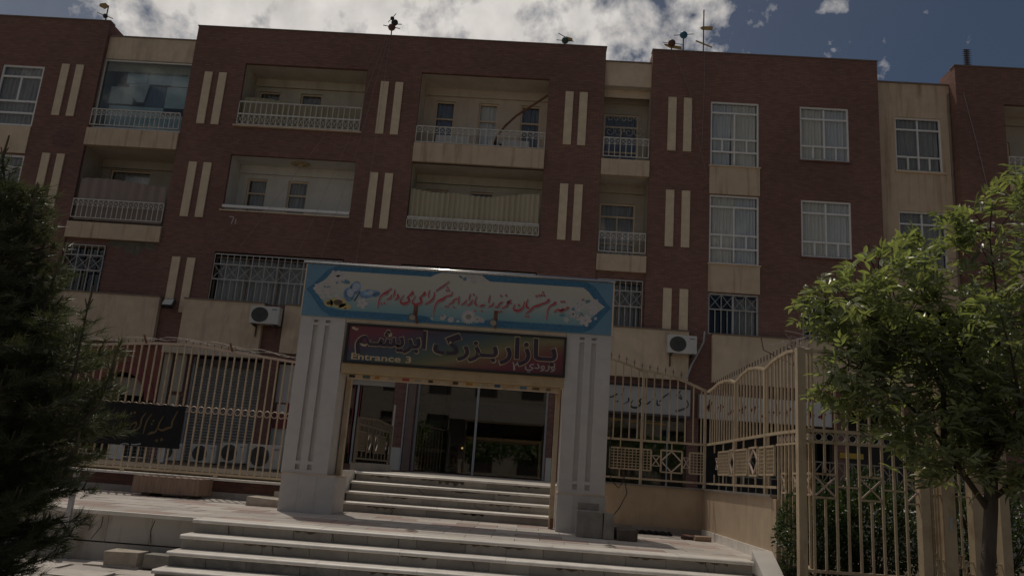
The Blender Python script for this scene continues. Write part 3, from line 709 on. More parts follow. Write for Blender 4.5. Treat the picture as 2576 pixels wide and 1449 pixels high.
# --- ground floor: shop fronts
def rect(name, x0, x1, z0, z1, y0, y1, mat, parent=None): return obj(name, MB().box(x0, x1, y0, y1, z0, z1), mat, parent or B)
shops = [(-14.2,-11.95,1.0,3.95,.5),(-10.9,-8.6,1.0,4.28,.3),(-8.15,-6.2,1.0,4.25,.25),(-5.85,-4.38,1.3,3.92,.3),(-3.66,.42,1.22,4.0,.3),(2.2,4.7,1.3,3.35,.3),(5.05,9.2,1.3,3.4,.3),(9.6,13.4,1.3,3.9,.3)]
wall('shop_level_wall', -24, 22, .9, low, YF+.01, shops, .3, BRICK, side=False, cap=False)
# arch shop, red fascia
ar = MB(); n = 18
for i in range(n):
    a, b2 = math.pi*i/n, math.pi*(i+1)/n; cxa, cza = -13.05, 2.75
    ar.quad((cxa-1.15*math.cos(a),YF-.06,cza+1.15*math.sin(a)),(cxa-1.15*math.cos(b2),YF-.06,cza+1.15*math.sin(b2)),(cxa-.85*math.cos(b2),YF-.06,cza+.85*math.sin(b2)),(cxa-.85*math.cos(a),YF-.06,cza+.85*math.sin(a)))
    ar.quad((cxa-.85*math.cos(a),YF-.06,cza+.85*math.sin(a)),(cxa-.85*math.cos(b2),YF-.06,cza+.85*math.sin(b2)),(cxa-.85*math.cos(b2),YF+.3,cza+.85*math.sin(b2)),(cxa-.85*math.cos(a),YF+.3,cza+.85*math.sin(a)))
obj('red_arch', ar, REDP, B)
fa = MB(); pts = [(-14.3,4.45),(-11.85,4.45),(-11.85,2.6)] + [(-13.05+1.16*math.cos(math.pi*i/14), 2.75+1.16*math.sin(math.pi*i/14)) for i in range(15)] + [(-14.3,2.75)]
fa.prism(pts, YF-.05, YF-.01); obj('arch_fascia', fa, ORANGE, B)
rect('arch_lining', -13.85, -12.4, 2.9, 3.45, YF+.2, YF+.25, GPAINT)
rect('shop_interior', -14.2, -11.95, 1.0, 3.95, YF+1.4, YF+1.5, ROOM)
# white columns and housing by the shutter
rect('shutter_housing', -11.8, -8.72, 4.28, 4.49, YF-.28, YF-.01, PPAINT)
rect('white_column', -11.75, -11.5, 2.2, 4.27, YF-.1, YF-.01, GPAINT); rect('white_column', -11.35, -11.05, 3.1, 4.27, YF-.08, YF-.01, GPAINT); rect('white_column', -11.42, -11.08, 2.6, 2.98, YF-.1, YF-.01, GPAINT)
sl = MB(); z = 1.0
while z < 4.0:
    sl.quad((-10.85,YF+.22,z),(-8.62,YF+.22,z),(-8.62,YF+.185,z+.045),(-10.85,YF+.185,z+.045)); sl.quad((-10.85,YF+.185,z+.045),(-8.62,YF+.185,z+.045),(-8.62,YF+.22,z+.09),(-10.85,YF+.22,z+.09)); z += .09
obj('roller_shutter', sl, SHUT, B)
rect('shutter_track', -10.92, -10.83, 1.0, 4.25, YF+.1, YF+.2, GREYM); rect('shutter_track', -8.62, -8.54, 1.0, 4.25, YF+.1, YF+.2, GREYM)
rect('shutter_box', -10.83, -8.62, 4.0, 4.2, YF+.08, YF+.25, DKBR)
rect('shop_panel', -8.15, -6.2, 1.0, 4.2, YF+.2, YF+.24, WPAINT); rect('red_board', -8.12, -7.5, 2.2, 3.0, YF+.15, YF+.19, REDP); rect('white_notice', -8.05, -7.75, 2.65, 2.95, YF+.14, YF+.149, WHITE)
# shop left of the gate view
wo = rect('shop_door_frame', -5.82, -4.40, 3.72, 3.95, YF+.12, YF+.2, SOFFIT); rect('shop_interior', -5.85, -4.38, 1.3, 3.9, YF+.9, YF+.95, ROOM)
rect('shop_pane', -5.80, -4.42, 1.35, 3.71, YF+.18, YF+.19, DGLASS); rect('door_post', -5.56, -5.50, 1.25, 3.75, YF+.08, YF+.14, GREYM); rect('red_strip', -5.47, -5.43, 1.6, 3.72, YF+.1, YF+.13, REDP); rect('red_strip', -5.66, -5.62, 1.6, 3.72, YF+.1, YF+.13, REDP)
rect('pier_base', -4.38, -3.98, 1.2, 1.88, YF-.05, YF+.0, WPAINT)
rect('brick_pier', -3.93, -3.69, 1.2, 4.5, YF-.1, YF+.0, P('pier_tile', (.2,.14,.12), .7, .15)); rect('downpipe', -4.0, -3.955, 1.2, 4.5, YF-.08, YF-.02, GREYM)
# glazed entrance seen through the gate
eg = rect('entrance_frame', -3.64, .42, 3.93, 4.0, YF+.1, YF+.18, GREYM)
for xa in (-3.66, -1.80, .36): rect('mullion', xa, xa+.07, 1.22, 3.93, YF+.09, YF+.17, GREYM, eg)
for xa, xb in ((-3.58,-1.81),(-1.72,.35)): obj('pane', MB().box(xa, xb, YF+.125, YF+.135, 1.25, 3.92), DGLASS, eg)
rect('transom', -3.58, .36, 3.28, 3.32, YF+.15, YF+.18, GREYM, eg)
rect('white_fascia', -3.55, -2.82, 3.62, 3.9, YF+.5, YF+.55, WHITE); rect('indoor_unit', -1.28, -.86, 3.55, 3.9, YF+.5, YF+.7, WHITE)
rect('inner_pillar', -3.3, -2.9, 1.22, 3.6, YF+.7, YF+.9, WPAINT); rect('inner_pillar', -1.70, -1.34, 1.22, 3.4, YF+.6, YF+.9, BRICK); rect('inner_pillar', -1.34, -1.0, 1.22, 3.4, YF+.9, YF+1.2, ROOM)
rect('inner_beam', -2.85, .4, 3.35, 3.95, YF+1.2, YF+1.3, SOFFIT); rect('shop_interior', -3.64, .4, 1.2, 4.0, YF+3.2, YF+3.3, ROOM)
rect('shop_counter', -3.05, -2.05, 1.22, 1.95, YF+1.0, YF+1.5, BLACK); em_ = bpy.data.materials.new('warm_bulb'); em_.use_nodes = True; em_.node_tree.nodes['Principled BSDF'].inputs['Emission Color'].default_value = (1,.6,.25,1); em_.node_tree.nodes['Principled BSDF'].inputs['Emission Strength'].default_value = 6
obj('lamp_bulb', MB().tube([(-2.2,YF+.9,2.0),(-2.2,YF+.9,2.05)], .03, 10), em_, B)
rect('red_goods_box', -2.85, -2.6, 1.96, 2.1, YF+1.0, YF+1.2, REDP); rect('red_goods_box', -2.35, -2.08, 1.45, 1.8, YF+.96, YF+.999, REDP); rect('white_tag', -2.3, -2.18, 1.5, 1.68, YF+.95, YF+.959, WHITE)
rect('shop_counter', -1.0, .2, 1.22, 2.35, YF+1.3, YF+1.9, BLACK)
rect('brick_pier', .45, .60, 1.9, 4.5, YF-.06, YF+.0, BRICK); rect('pier_base', .45, .62, 1.2, 1.895, YF-.07, YF+.0, WPAINT)
# gallery shop right
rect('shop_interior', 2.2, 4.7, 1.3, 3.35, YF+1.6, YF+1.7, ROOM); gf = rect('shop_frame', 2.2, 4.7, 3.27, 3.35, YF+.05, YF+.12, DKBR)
for xa, xb in ((2.25,3.3),(3.34,4.1),(4.14,4.68)): obj('pane', MB().box(xa, xb, YF+.08, YF+.09, 1.35, 3.26), DGLASS, gf)
for xa in (3.3, 4.1): rect('mullion', xa, xa+.04, 1.32, 3.27, YF+.06, YF+.12, GREYM, gf)
for xa, xb, z in ((2.36,2.72,3.20),(2.95,3.2,3.19),(3.45,4.05,3.16)): rect('window_lettering', xa, xb, z-.02, z+.02, YF+.07, YF+.075, P('amber_print', (.5,.28,.06), .6, .4, 40), gf)
for xa, xb, za, zb in ((2.4,2.75,1.4,2.5),(3.0,3.25,1.4,2.3),(3.6,3.95,1.4,2.55),(4.25,4.6,1.4,2.2)): rect('display_item', xa, xb, za, zb, YF+.6, YF+.8, GPAINT)
rect('shop_interior', 5.05, 9.2, 1.3, 3.4, YF+1.6, YF+1.7, ROOM); rect('white_shop_sign', 5.02, 9.0, 3.40, 4.12, YF-.25, YF+.0, WHITE); rl = MB()
for i in range(11): stroke0 = 5.2+i*.34; rl.bar((stroke0,YF-.256,3.66+.1*math.sin(i*2.2)),(stroke0+.22,YF-.256,3.80+.1*math.cos(i*1.7)),.07,.01); rl.bar((stroke0+.1,YF-.256,3.62),(stroke0+.13,YF-.256,3.98-.12*(i%3)),.045,.01)
obj('lettering', rl, REDP, B)
rect('shop_interior', 9.6, 13.4, 1.3, 3.9, YF+1.6, YF+1.7, ROOM); rect('yellow_shop_sign', 9.3, 10.0, 2.52, 2.68, YF-.05, YF+.0, P('yellow_sign', (.5,.33,.04), .5, .15))
# house number painted on the brick
nb = MB()
for a, b2 in (((-10.46,8.93),(-10.30,8.91)),((-10.30,8.91),(-10.35,8.68)),((-10.22,8.86),(-10.22,8.68))): nb.bar((a[0],YF-.004,a[1]),(b2[0],YF-.004,b2[1]),.022,.006)
obj('painted_number', nb, WHITE, B)

# ------------------------------------------------------------------ things on and in the facade
def screen(label, x0, x1, y, z0, zf, mat, amp=.02, waves=20):
    return tag(obj('balcony_screen', sheet(x0, x1, y, z0, 0, amp, waves, zf=zf), mat), label, 'screen', 'cloth screens hung across balconies')
screen('olive cloth screen behind the white railing of the top left open balcony', mL[0]+.08, mL[1]-.08, YF+.12, 12.22, lambda t: 13.28-.22*t+.03*math.sin(9*t), SCREEN_O, .012, 22)
screen('pleated beige cloth screen with sagging top edge on a middle floor balcony', mR[0]+.04, mR[1]-.04, YF+.07, 8.95, lambda t: 10.33-.17*math.sin(math.pi*t)+.05*t-.03*math.sin(t*13), SCREEN_Y, .022, 26)
screen('mauve brown cloth screen on the balcony at the far left bay', -15.7, -12.72, YF+.05, 8.52, lambda t: 9.98+.05*math.sin(5*t)-.1*t, SCREEN_P, .015, 9)
tag(obj('curved_pole', MB().tube([(-.22,YF+.1,13.96),(-.7,YF+.15,13.6),(-1.25,YF+.25,13.22),(-1.6,YF+.3,12.85),(-1.85,YF+.3,12.45),(-1.92,YF+.3,12.2)], .04, 8), RUST), 'bent brown pole leaning across the top right open balcony', 'pole')
tag(obj('white_board', MB().box(-3.95,-2.8,YF+.35,YF+.42,11.92,12.4), WHITE), 'white board standing behind the railing near the left end of the balcony', 'board')
bx = T('white_chest', 'long white chest with dark vents behind the balcony railing', 'chest', (-1.3, YF+.4, 11.9)); obj('body', MB().box(-2.15,-.75,YF+.35,YF+.75,11.92,12.35), WHITE, bx); obj('vent', MB().box(-1.95,-1.8,YF+.335,YF+.349,12.05,12.25).box(-1.76,-1.68,YF+.335,YF+.349,12.05,12.2), BLACK, bx)

def condenser(label, loc=(0,0,0), w=.82, h=.56, first=[None]):
    if first[0] is None:
        t = T('air_conditioner', label, 'air conditioner', (0,0,0), 'outdoor air conditioner units')
        obj('casing', MB().box(-.41,.41,-.15,.15,.03,.59), ACW, t, True, .012)
        g_ = MB().disc((-.13,-.153,.31), .235, -.149, 24); fo = obj('fan_opening', g_, ACD, t, True)
        r_ = MB()
        for R in (.235,.19,.145,.10,.055): r_.ring((-.13,-.16,.31), R, .004, 'Y', 22, 4)
        for i in range(8): r_.bar((-.13,-.16,.31), (-.13+.235*math.cos(i*math.pi/4),-.16,.31+.235*math.sin(i*math.pi/4)), .006)
        r_.disc((-.13,-.168,.31), .03, -.156, 12); obj('fan_guard', r_, DKBR, t, True)
        obj('side_panel', MB().box(.17,.39,-.156,-.149,.06,.56), WHITE, t, True)
        obj('badge', MB().box(.2,.34,-.160,-.156,.47,.51), P('badge_grey', (.25,.25,.28), .5, .3), t, True)
        for x in (-.3,.3): obj('foot', MB().box(x-.04,x+.04,-.17,.17,0,.03), DKBR, t, True)
        first[0] = t; t.location = loc; return t
    return copy_thing(first[0], loc, label=label)
a1 = condenser('white air conditioner on the cream wall left of the blue banner', (-8.63, YF-.36, 5.32)); a1.scale = (1.13,1,1.0)
a2 = condenser('white air conditioner on the cream wall right of the gate below pale panels', (4.42, YF-.36, 5.27)); a2.scale = (1.08,1,1.0)
for t, xs in ((a1,(-8.95,-8.3)),(a2,(4.1,4.75))):
    for x in xs: obj('bracket', MB().box(x-.02,x+.02,YF-.52,YF-.15,t.location.z-.045,t.location.z-.003).box(x-.02,x+.02,YF-.2,YF-.165,t.location.z-.35,t.location.z-.046), DKBR, None).parent = None
for o in [o for o in bpy.data.objects if o.name.startswith('bracket')]:
    t = a1 if o.data.vertices[0].co.x < 0 else a2
    o.parent = t; o.matrix_parent_inverse = (Matrix.Translation(t.location) @ Matrix.Diagonal((*t.scale, 1))).inverted()
for (x, y, z, s, lab) in ((-9.4,23.0,1.0,.9,'white air conditioner on the courtyard floor second from the left behind the fence bars'),(-8.32,22.4,1.07,.93,'white air conditioner with blue badge second from the right behind the left fence'),(-6.35,19.2,1.02,.98,'largest white air conditioner nearest the left marble pillar behind the fence'),(-10.4,23.0,1.0,.85,'white air conditioner half hidden below the black cloth on the fence')):
    c = condenser(lab, (x, y, z)); c.scale = (s,s,s*1.02)
cage = T('window_unit', 'cream metal window frame leaning low behind the left fence below the black cloth', 'frame', (-10.6, 20.5, 1.0))
cf = MB(); cf.box(-10.9,-10.5,20.4,20.5,1.0,1.42).box(-9.55,-9.4,20.4,20.5,1.0,1.42).box(-10.9,-9.2,20.38,20.52,1.42,1.47); obj('frame', cf, WFRAME, cage)
cg = MB()
for i in range(9): cg.box(-10.5+i*.115,-10.49+i*.115,20.44,20.45,1.0,1.42)
for i in range(4): cg.box(-10.5,-9.55,20.45,20.46,1.08+i*.09,1.088+i*.09)
obj('mesh_panel', cg, GREYM, cage)

fl = T('floodlight', 'dark floodlight with square glass on the brick pier below two pale panels', 'floodlight', (-11.8, YF-.2, 5.9))
obj('housing', MB().prism([(0,0),(.36,0),(.36,.3),(0,.3)], 0, .14), BLACK, fl, True).rotation_euler = (-.6,0,0)
q = obj('lens', MB().box(.03,.33,-.012,-.002,.03,.27), P('lens_glass', (.45,.45,.42), .2, .1), fl, True); q.rotation_euler = (-.6,0,0)
obj('bracket', MB().box(.1,.26,.05,.22,-.05,.03), BLACK, fl, True); fl.location = (-12.0, YF-.45, 5.74)

# roof aerials
def aerial(name, label, x, h, parts):
    t = T(name, label, 'aerial', (x, YF+.1, ROOF+.05), 'aerials along the roof edge'); obj('mast', MB().tube([(0,0,-.04),(0,0,h)], .022, 8), DKBR, t, True)
    for nm, mb, mt in parts: obj(nm, mb, mt, t, True)
    return t
ORF = P('amber_reflector', (.42,.28,.10), .6, .2); BLUEP = P('teal_plastic', (.03,.13,.22), .4, .2); BRN = P('brown_plastic', (.12,.05,.025), .5, .2); GRN = P('green_plastic', (.03,.08,.05), .5, .2)
def bowl(c, r, tilt=0.):
    b = MB(); n = 16
    for j in range(4):
        a0, a1_ = j*math.pi/8, (j+1)*math.pi/8
        for i in range(n):
            t0, t1 = 2*math.pi*i/n, 2*math.pi*(i+1)/n
            f = lambda a, t: (c[0]+r*math.sin(a)*math.cos(t), c[1]-r*.6*math.cos(a), c[2]+r*math.sin(a)*math.sin(t))
            b.quad(f(a0,t0), f(a0,t1), f(a1_,t1), f(a1_,t0))
    b.disc((c[0],c[1]+.001,c[2]), r, c[1]+.04, n); return b
def fan(pts): return MB().prism(pts, -.02, .02)
aerial('roof_aerial', 'aerial with amber fan panel and tilted rod at the left roof corner', -16.05, .62, [('reflector', fan([(.02,.6),(-.12,.72),(-.32,.68),(-.33,.58),(-.12,.48)]), ORF), ('hub', bowl((-.03,-.03,.2), .085), BLACK), ('rod', MB().tube([(-.33,-.04,.31),(.28,-.04,.1)], .016, 6), DKBR)])
aerial('roof_aerial', 'brown double dish aerial with crossed rods at the middle of the roof edge', -5.83, .75, [('dish', bowl((0,-.05,.33), .13), BRN), ('dish', bowl((.08,-.05,.52), .12), BLACK), ('dish', bowl((-.02,-.05,.68), .07), BLACK), ('rod', MB().tube([(-.3,-.06,.38),(.3,-.06,.28)], .016, 6), DKBR), ('rod', MB().tube([(.05,-.06,.44),(.34,-.06,.45)], .016, 6), DKBR), ('rod', MB().tube([(-.14,-.06,.5),(.1,-.06,.85)], .014, 6), DKBR)])
aerial('roof_aerial', 'low green domed aerial with amber vane near the right end of the main roof', .25, .3, [('dish', bowl((0,-.05,.17), .12), GRN), ('reflector', fan([(.02,.34),(.25,.28),(.26,.18),(.05,.16)]), ORF), ('rod', MB().tube([(-.3,-.06,.16),(.3,-.06,.14)], .014, 6), DKBR), ('rod', MB().tube([(-.25,-.06,.42),(.05,-.06,.26)], .014, 6), DKBR)])
aerial('roof_aerial', 'brown domed aerial over a pale amber vane left of the teal ball aerial', 3.93, .3, [('dish', bowl((0,-.05,.29), .13), BRN), ('reflector', fan([(-.26,.26),(.34,.18),(.34,.08),(-.05,.12),(-.22,.2)]), ORF), ('rod', MB().tube([(-.32,-.06,.28),(.36,-.06,.24)], .014, 6), GREYM)])
aerial('roof_aerial', 'teal ball aerial on a tall thin mast with a level rod', 4.33, .55, [('dish', bowl((0,-.05,.62), .135), BLUEP), ('rod', MB().tube([(-.34,-.06,.57),(.34,-.06,.66)], .014, 6), DKBR)])
aerial('roof_aerial', 'tallest aerial mast carrying two amber vanes', 5.02, 1.65, [('reflector', fan([(-.12,.95),(-.04,1.0),(.32,1.02),(.3,.88),(-.05,.88)]), ORF), ('reflector', fan([(-.26,.46),(.3,.24),(.3,.2),(-.27,.42)]), ORF)])
t7 = aerial('roof_aerial', 'bottle brush shaped aerial on the far right brick block', 13.95, .62, [])
bb = MB()
for i in range(9): bb.box(-.09,.09,-.03,.03,.05+i*.07,.075+i*.07); bb.tube([(-.14,0,.06+i*.07),(.16,0,.07+i*.07)], .01, 4)
obj('element', bb, DKBR, t7, True)

# cables down the facade and to the gate
def cable(label, pts, r=.008, mat=CABLEW, group=None):
    return tag(obj('cable', MB().tube(pts, r, 5), mat), label, 'cable', group)
cg_ = 'thin pale cables slanting down the main brick front'
for a, b2, cl_ in (((-5.95,15.8),(-8.0,7.7),'thin pale cable from the middle aerial to the top of the grilled window'),((-5.88,15.8),(-7.2,7.7),'thin pale cable from the middle aerial to the left end of the steel rail'),((-5.82,15.8),(-6.1,6.4),'steepest thin pale cable below the middle aerial beside two pale panels'),((-6.0,15.7),(-9.9,7.9),'most slanted thin pale cable crossing the white open balcony')):
    cable(cl_, [(a[0],YF-.02,a[1]),((a[0]*.55+b2[0]*.45)+.05,YF-.12,(a[1]+b2[1])/2-.02),(b2[0],YF-.1,b2[1])], .0045, CABLEW, cg_)
cable('thin pale cable slanting from the right roof aerials to the tall window', [(4.0,YF-.02,15.8),(4.6,YF-.06,14.2),(4.75,YF-.05,13.0),(5.2,YF-.1,11.2)], .005)
cable('thin pale cable hanging straight below the tallest aerial', [(5.03,YF-.02,15.8),(5.05,YF-.03,14.6),(5.0,YF-.03,12.3)], .006)
cable('thin pale cable down the brick by the far right recessed bay', [(13.7,YF-.02,14.8),(14.1,YF-.04,12.5),(14.4,YF-.04,10.5)], .012)
cable('thick grey hose bending down from the right wall air conditioner', [(5.15,YF-.22,6.08),(5.12,YF-.24,5.75),(4.95,YF-.3,5.4),(4.75,YF-.3,5.0),(4.6,YF-.3,4.55)], .03, GREYM)
cable('black cable drooping from the ledge to the curved tan fence', [(6.9,YF-.2,6.0),(6.6,YF-1.5,5.4),(5.2,16.0,3.9),(3.0,9.4,3.05)], .012, CABLEB)

# ------------------------------------------------------------------ entrance gate
GY = 12.3; GB = 13.05
gate = T('entrance_gate', 'white marble entrance gate of two square pillars under a deep beam', 'gate', (-1.35, GY, LZ))
for (xa, xb, ba, bb2) in ((-3.83,-3.11,-3.80,-2.97),(.44,1.15,.43,1.17)):
    w = xb-xa; g0, g1 = xa+.21, xa+.285; g2, g3 = xa+.40, xa+.475
    holes = [(g0,g1,1.33,3.46),(g2,g3,1.33,3.46),(g0,g1,1.2,1.28),(g2,g3,1.2,1.28),(g0,g1,3.50,3.545),(g2,g3,3.50,3.545)]
    p = wall('pillar', xa, xb, 1.14, 3.59, GY+.03, holes, .045, PILLAR, side=True, parent=gate, ysd=GB-GY-.03, cap=False)
    for h in holes: obj('groove', MB().box(h[0], h[1], GY+.075, GY+.082, h[2], h[3]), PILLAR, p)
    n3 = 3; 
    for i in range(n3): slab('base_panel', 'base_panel', PILLAR, gate, ba+(bb2-ba)*i/n3+.001, ba+(bb2-ba)*(i+1)/n3-.001, GY, GY+.03, LZ, 1.125)
    obj('pillar_base', MB().box(ba+.001, bb2-.001, GY+.031, GB+.02, LZ, 1.12), PILLAR, gate)
    obj('base_cap', MB().box(ba-.005, bb2+.005, GY-.006, GB+.03, 1.126, 1.14), CREAM, gate)
obj('beam', MB().box(-3.83, 1.145, GY+.03, GB, 3.592, 4.44), PILLAR, gate)
obj('beam_soffit', MB().box(-3.10, .435, GY+.03, GB-.02, 3.53, 3.588), CREAM, gate)
obj('steel_rail', MB().tube([(-3.88,GY-.02,4.475),(1.17,GY-.02,4.475)], .022, 10), STEEL, gate, smooth=True)

# printed welcome banner
BAN_S=[[(-2.423,4.124,0.013),(-2.462,4.091,0.019),(-2.495,4.051,0.048),(-2.551,4.02,0.027),(-2.588,3.968,0.019),(-2.604,3.891,0.016),(-2.614,3.792,0.012)],[(-2.406,4.021,0.011),(-2.422,3.968,0.024),(-2.483,3.937,0.011)],[(-2.362,4.109,0.011),(-2.37,4.037,0.02),(-2.379,3.993,0.008)],[(-2.311,4.03,0.027),(-2.301,3.987,0.032),(-2.349,3.94,0.011)],[(-2.076,4.095,0.027),(-2.079,4.067,0.045),(-2.123,4.026,0.021),(-2.135,3.992,0.043),(-2.114,3.939,0.027),(-2.178,3.892,0.043),(-2.232,3.893,0.032),(-2.258,3.935,0.019),(-2.214,4.031,0.006)],[(-1.881,4.097,0.027),(-1.881,4.069,0.045),(-1.925,4.028,0.021),(-1.938,3.995,0.043),(-1.916,3.942,0.027),(-1.98,3.889,0.045),(-2.04,3.895,0.032),(-2.06,3.938,0.019),(-2.022,4.033,0.006)],[(-1.804,4.132,0.011),(-1.812,4.074,0.019),(-1.814,4.019,0.006)],[(-1.721,4.107,0.011),(-1.727,4.025,0.024),(-1.769,3.962,0.027),(-1.854,3.905,0.013)],[(-1.498,4.302,0.006),(-1.59,4.222,0.021),(-1.695,4.138,0.013)],[(-1.432,4.133,0.01),(-1.449,4.083,0.021),(-1.532,4.051,0.021),(-1.576,4.004,0.045),(-1.647,3.967,0.032),(-1.684,3.91,0.019),(-1.7,3.828,0.015),(-1.704,3.73,0.008)],[(-1.317,4.07,0.01),(-1.321,3.994,0.02),(-1.33,3.942,0.01)],[(-1.349,4.038,0.011),(-1.399,3.999,0.024),(-1.417,3.96,0.021),(-1.473,3.932,0.011)],[(-1.196,4.021,0.008),(-1.221,3.968,0.024),(-1.271,3.932,0.011)],[(-1.143,4.12,0.008),(-1.152,4.065,0.016),(-1.156,4.018,0.01)],[(-1.098,4.025,0.008),(-1.125,3.963,0.024),(-1.18,3.927,0.01)],[(-1.039,4.083,0.008),(-1.054,4.011,0.016),(-1.05,3.963,0.032),(-1.022,3.943,0.021)],[(-0.896,3.962,0.008),(-0.937,3.943,0.032),(-0.978,3.922,0.011)],[(-0.823,4.119,0.008),(-0.834,4.048,0.019),(-0.841,3.999,0.008)],[(-0.759,4.009,0.008),(-0.784,3.954,0.021),(-0.835,3.929,0.01)],[(-0.614,4.026,0.008),(-0.659,3.993,0.021),(-0.682,3.948,0.021),(-0.734,3.925,0.01)],[(-0.483,4.064,0.011),(-0.528,4.023,0.037),(-0.475,4.021,0.013)],[(-0.528,4.018,0.027),(-0.545,3.962,0.027),(-0.617,3.922,0.011)],[(-0.266,4.046,0.011),(-0.279,3.964,0.024),(-0.334,3.906,0.037),(-0.397,3.896,0.04),(-0.434,3.932,0.021),(-0.415,3.998,0.006)],[(-0.216,4.093,0.008),(-0.23,4.021,0.019),(-0.226,3.967,0.037),(-0.188,3.953,0.021)],[(0.121,4.104,0.037),(0.086,4.064,0.024),(0.004,4.026,0.026),(-0.058,3.995,0.04),(-0.11,3.975,0.026),(-0.169,3.906,0.024),(-0.235,3.864,0.01)],[(0.229,4.068,0.037),(0.204,4.039,0.032),(0.148,4.008,0.019),(0.119,3.958,0.017),(0.108,3.876,0.013),(0.101,3.784,0.008)],[(0.434,4.003,0.029),(0.394,3.971,0.021),(0.317,3.933,0.037),(0.278,3.957,0.026),(0.212,3.915,0.01)],[(0.345,3.989,0.011),(0.362,3.963,0.016),(0.316,3.944,0.021)]]
BAN_D=[(-2.558,3.864,0.033),(-2.511,3.878,0.033),(-1.516,4.199,0.031),(-1.53,4.152,0.031),(-1.49,4.154,0.031),(-1.52,3.888,0.031),(-1.483,3.893,0.031),(-1.387,3.886,0.031),(-1.089,4.113,0.031),(-1.043,3.847,0.031),(-0.94,3.854,0.031),(-0.665,3.857,0.033),(-0.626,3.867,0.033),(-0.647,4.119,0.033),(-0.568,4.135,0.033),(-0.35,3.989,0.033),(-0.226,3.81,0.033),(-0.19,3.815,0.033),(-0.082,4.156,0.033),(-0.037,4.165,0.033),(0.023,4.221,0.033),(-0.0,4.173,0.033),(0.042,4.176,0.033),(0.323,4.091,0.033),(0.366,4.093,0.033)]
def stroke(b, pts, y, grow=0., dx=0., dz=0.):
    """one pen stroke: a ribbon whose width follows the reed pen"""
    P_ = [Vector((p[0]+dx, p[1]+dz, p[2]+grow)) for p in pts]
    if len(P_) == 2: P_ = [P_[0], (P_[0]+P_[1])/2, P_[1]]
    Q = []
    for i in range(len(P_)-1):
        p0, p1, p2, p3 = P_[max(i-1,0)], P_[i], P_[i+1], P_[min(i+2,len(P_)-1)]
        for k in range(5):
            t = k/5; Q.append(.5*((2*p1)+(-p0+p2)*t+(2*p0-5*p1+4*p2-p3)*t*t+(-p0+3*p1-3*p2+p3)*t*t*t))
    Q.append(P_[-1]); n = len(Q); base = len(b.v)
    for i, q in enumerate(Q):
        d = Q[min(i+1,n-1)] - Q[max(i-1,0)]; d = Vector((d.x, d.y)); d.normalize(); w = max(.004, q.z)/2
        b.v += [(q.x-d.y*w, y, q.y+d.x*w), (q.x+d.y*w, y, q.y-d.x*w)]
    for i in range(n-1): b.f.append((base+2*i, base+2*i+1, base+2*i+3, base+2*i+2))
    for q in (Q[0], Q[-1]):
        w = max(.004,q.z)/2; b.poly([(q.x+w*math.cos(a*math.pi/4), y+.0002, q.y+w*math.sin(a*math.pi/4)) for a in range(8)])
def dotd(b, d, y, grow=0., dx=0., dz=0.):
    r = (d[2]+grow)*.62; x, z = d[0]+dx, d[1]+dz
    b.poly([(x-r*.8,y,z-r*.1),(x+r*.1,y,z-r*.85),(x+r*.8,y,z+r*.1),(x-r*.1,y,z+r*.85)])
def gradient_mat(name, stops, z0, z1, noise=0.):
    m = bpy.data.materials.new(name); m.use_nodes = True; nt = m.node_tree; n = nt.nodes; l = nt.links; b = n['Principled BSDF']; b.inputs['Roughness'].default_value = .55
    g_ = n.new('ShaderNodeNewGeometry'); sp = n.new('ShaderNodeSeparateXYZ'); l.new(g_.outputs['Position'], sp.inputs[0])
    mr = n.new('ShaderNodeMapRange'); mr.inputs[1].default_value = z0; mr.inputs[2].default_value = z1; l.new(sp.outputs[2], mr.inputs[0]); src = mr.outputs[0]
    cr = n.new('ShaderNodeValToRGB'); l.new(src, cr.inputs[0])
    while len(cr.color_ramp.elements) < len(stops): cr.color_ramp.elements.new(.5)
    for e, (p_, c_) in zip(cr.color_ramp.elements, stops): e.position = p_; e.color = c_ + (1,)
    l.new(cr.outputs[0], b.inputs['Base Color']); return m
ban = T('welcome_banner', 'long blue printed banner with flowers, butterfly and red Persian lettering', 'banner', (-1.35, GY, 3.6))
LB = P('banner_light_blue', (.14,.265,.37), .55, .06, 3); DB = P('banner_dark_blue', (.05,.165,.28), .55, .3, 26)
obj('backing_sheet', MB().box(-3.83, 1.14, GY-.004, GY+.028, 3.60, 4.45), LB, ban)
obj('edge_trim', MB().box(1.141, 1.165, GY-.005, GY+.03, 3.60, 4.45).box(-3.85,-3.831,GY-.005,GY+.03,3.60,4.45), CREAM, ban)
outer = [(-3.80,4.03),(-3.70,4.12),(-3.50,4.36),(-3.36,4.44),(.70,4.44),(.86,4.36),(1.04,4.12),(1.12,4.03),(1.04,3.94),(.84,3.68),(.68,3.61),(-3.36,3.61),(-3.52,3.70),(-3.72,3.95)]
ob = MB(); ob.poly([(x,GY-.006,z) for x, z in outer]); obj('dark_border', ob, DB, ban)
inner = [(-3.70,4.05),(-3.62,4.12),(-3.5,4.22),(-3.42,4.33),(-3.27,4.36),(-1.80,4.36),(-1.74,4.40),(-1.64,4.44),(-.98,4.44),(-.9,4.38),(-.84,4.345),(.66,4.345),(.75,4.28),(.83,4.18),(1.02,4.05),(.92,3.96),(.8,3.84),(.68,3.72),(-.82,3.715),(-.92,3.69),(-1.0,3.64),(-1.7,3.64),(-1.78,3.70),(-1.88,3.715),(-3.22,3.72),(-3.44,3.76),(-3.54,3.88)]
GRAD = gradient_mat('banner_gradient', [(0,(.14,.30,.35)),(.28,(.26,.38,.38)),(.55,(.48,.47,.41)),(1,(.52,.49,.41))], 3.64, 4.36)
ib = MB(); ib.poly([(x,GY-.008,z) for x, z in inner]); obj('pale_field', ib, GRAD, ban)
wh = MB(); sh_ = MB(); rd = MB()
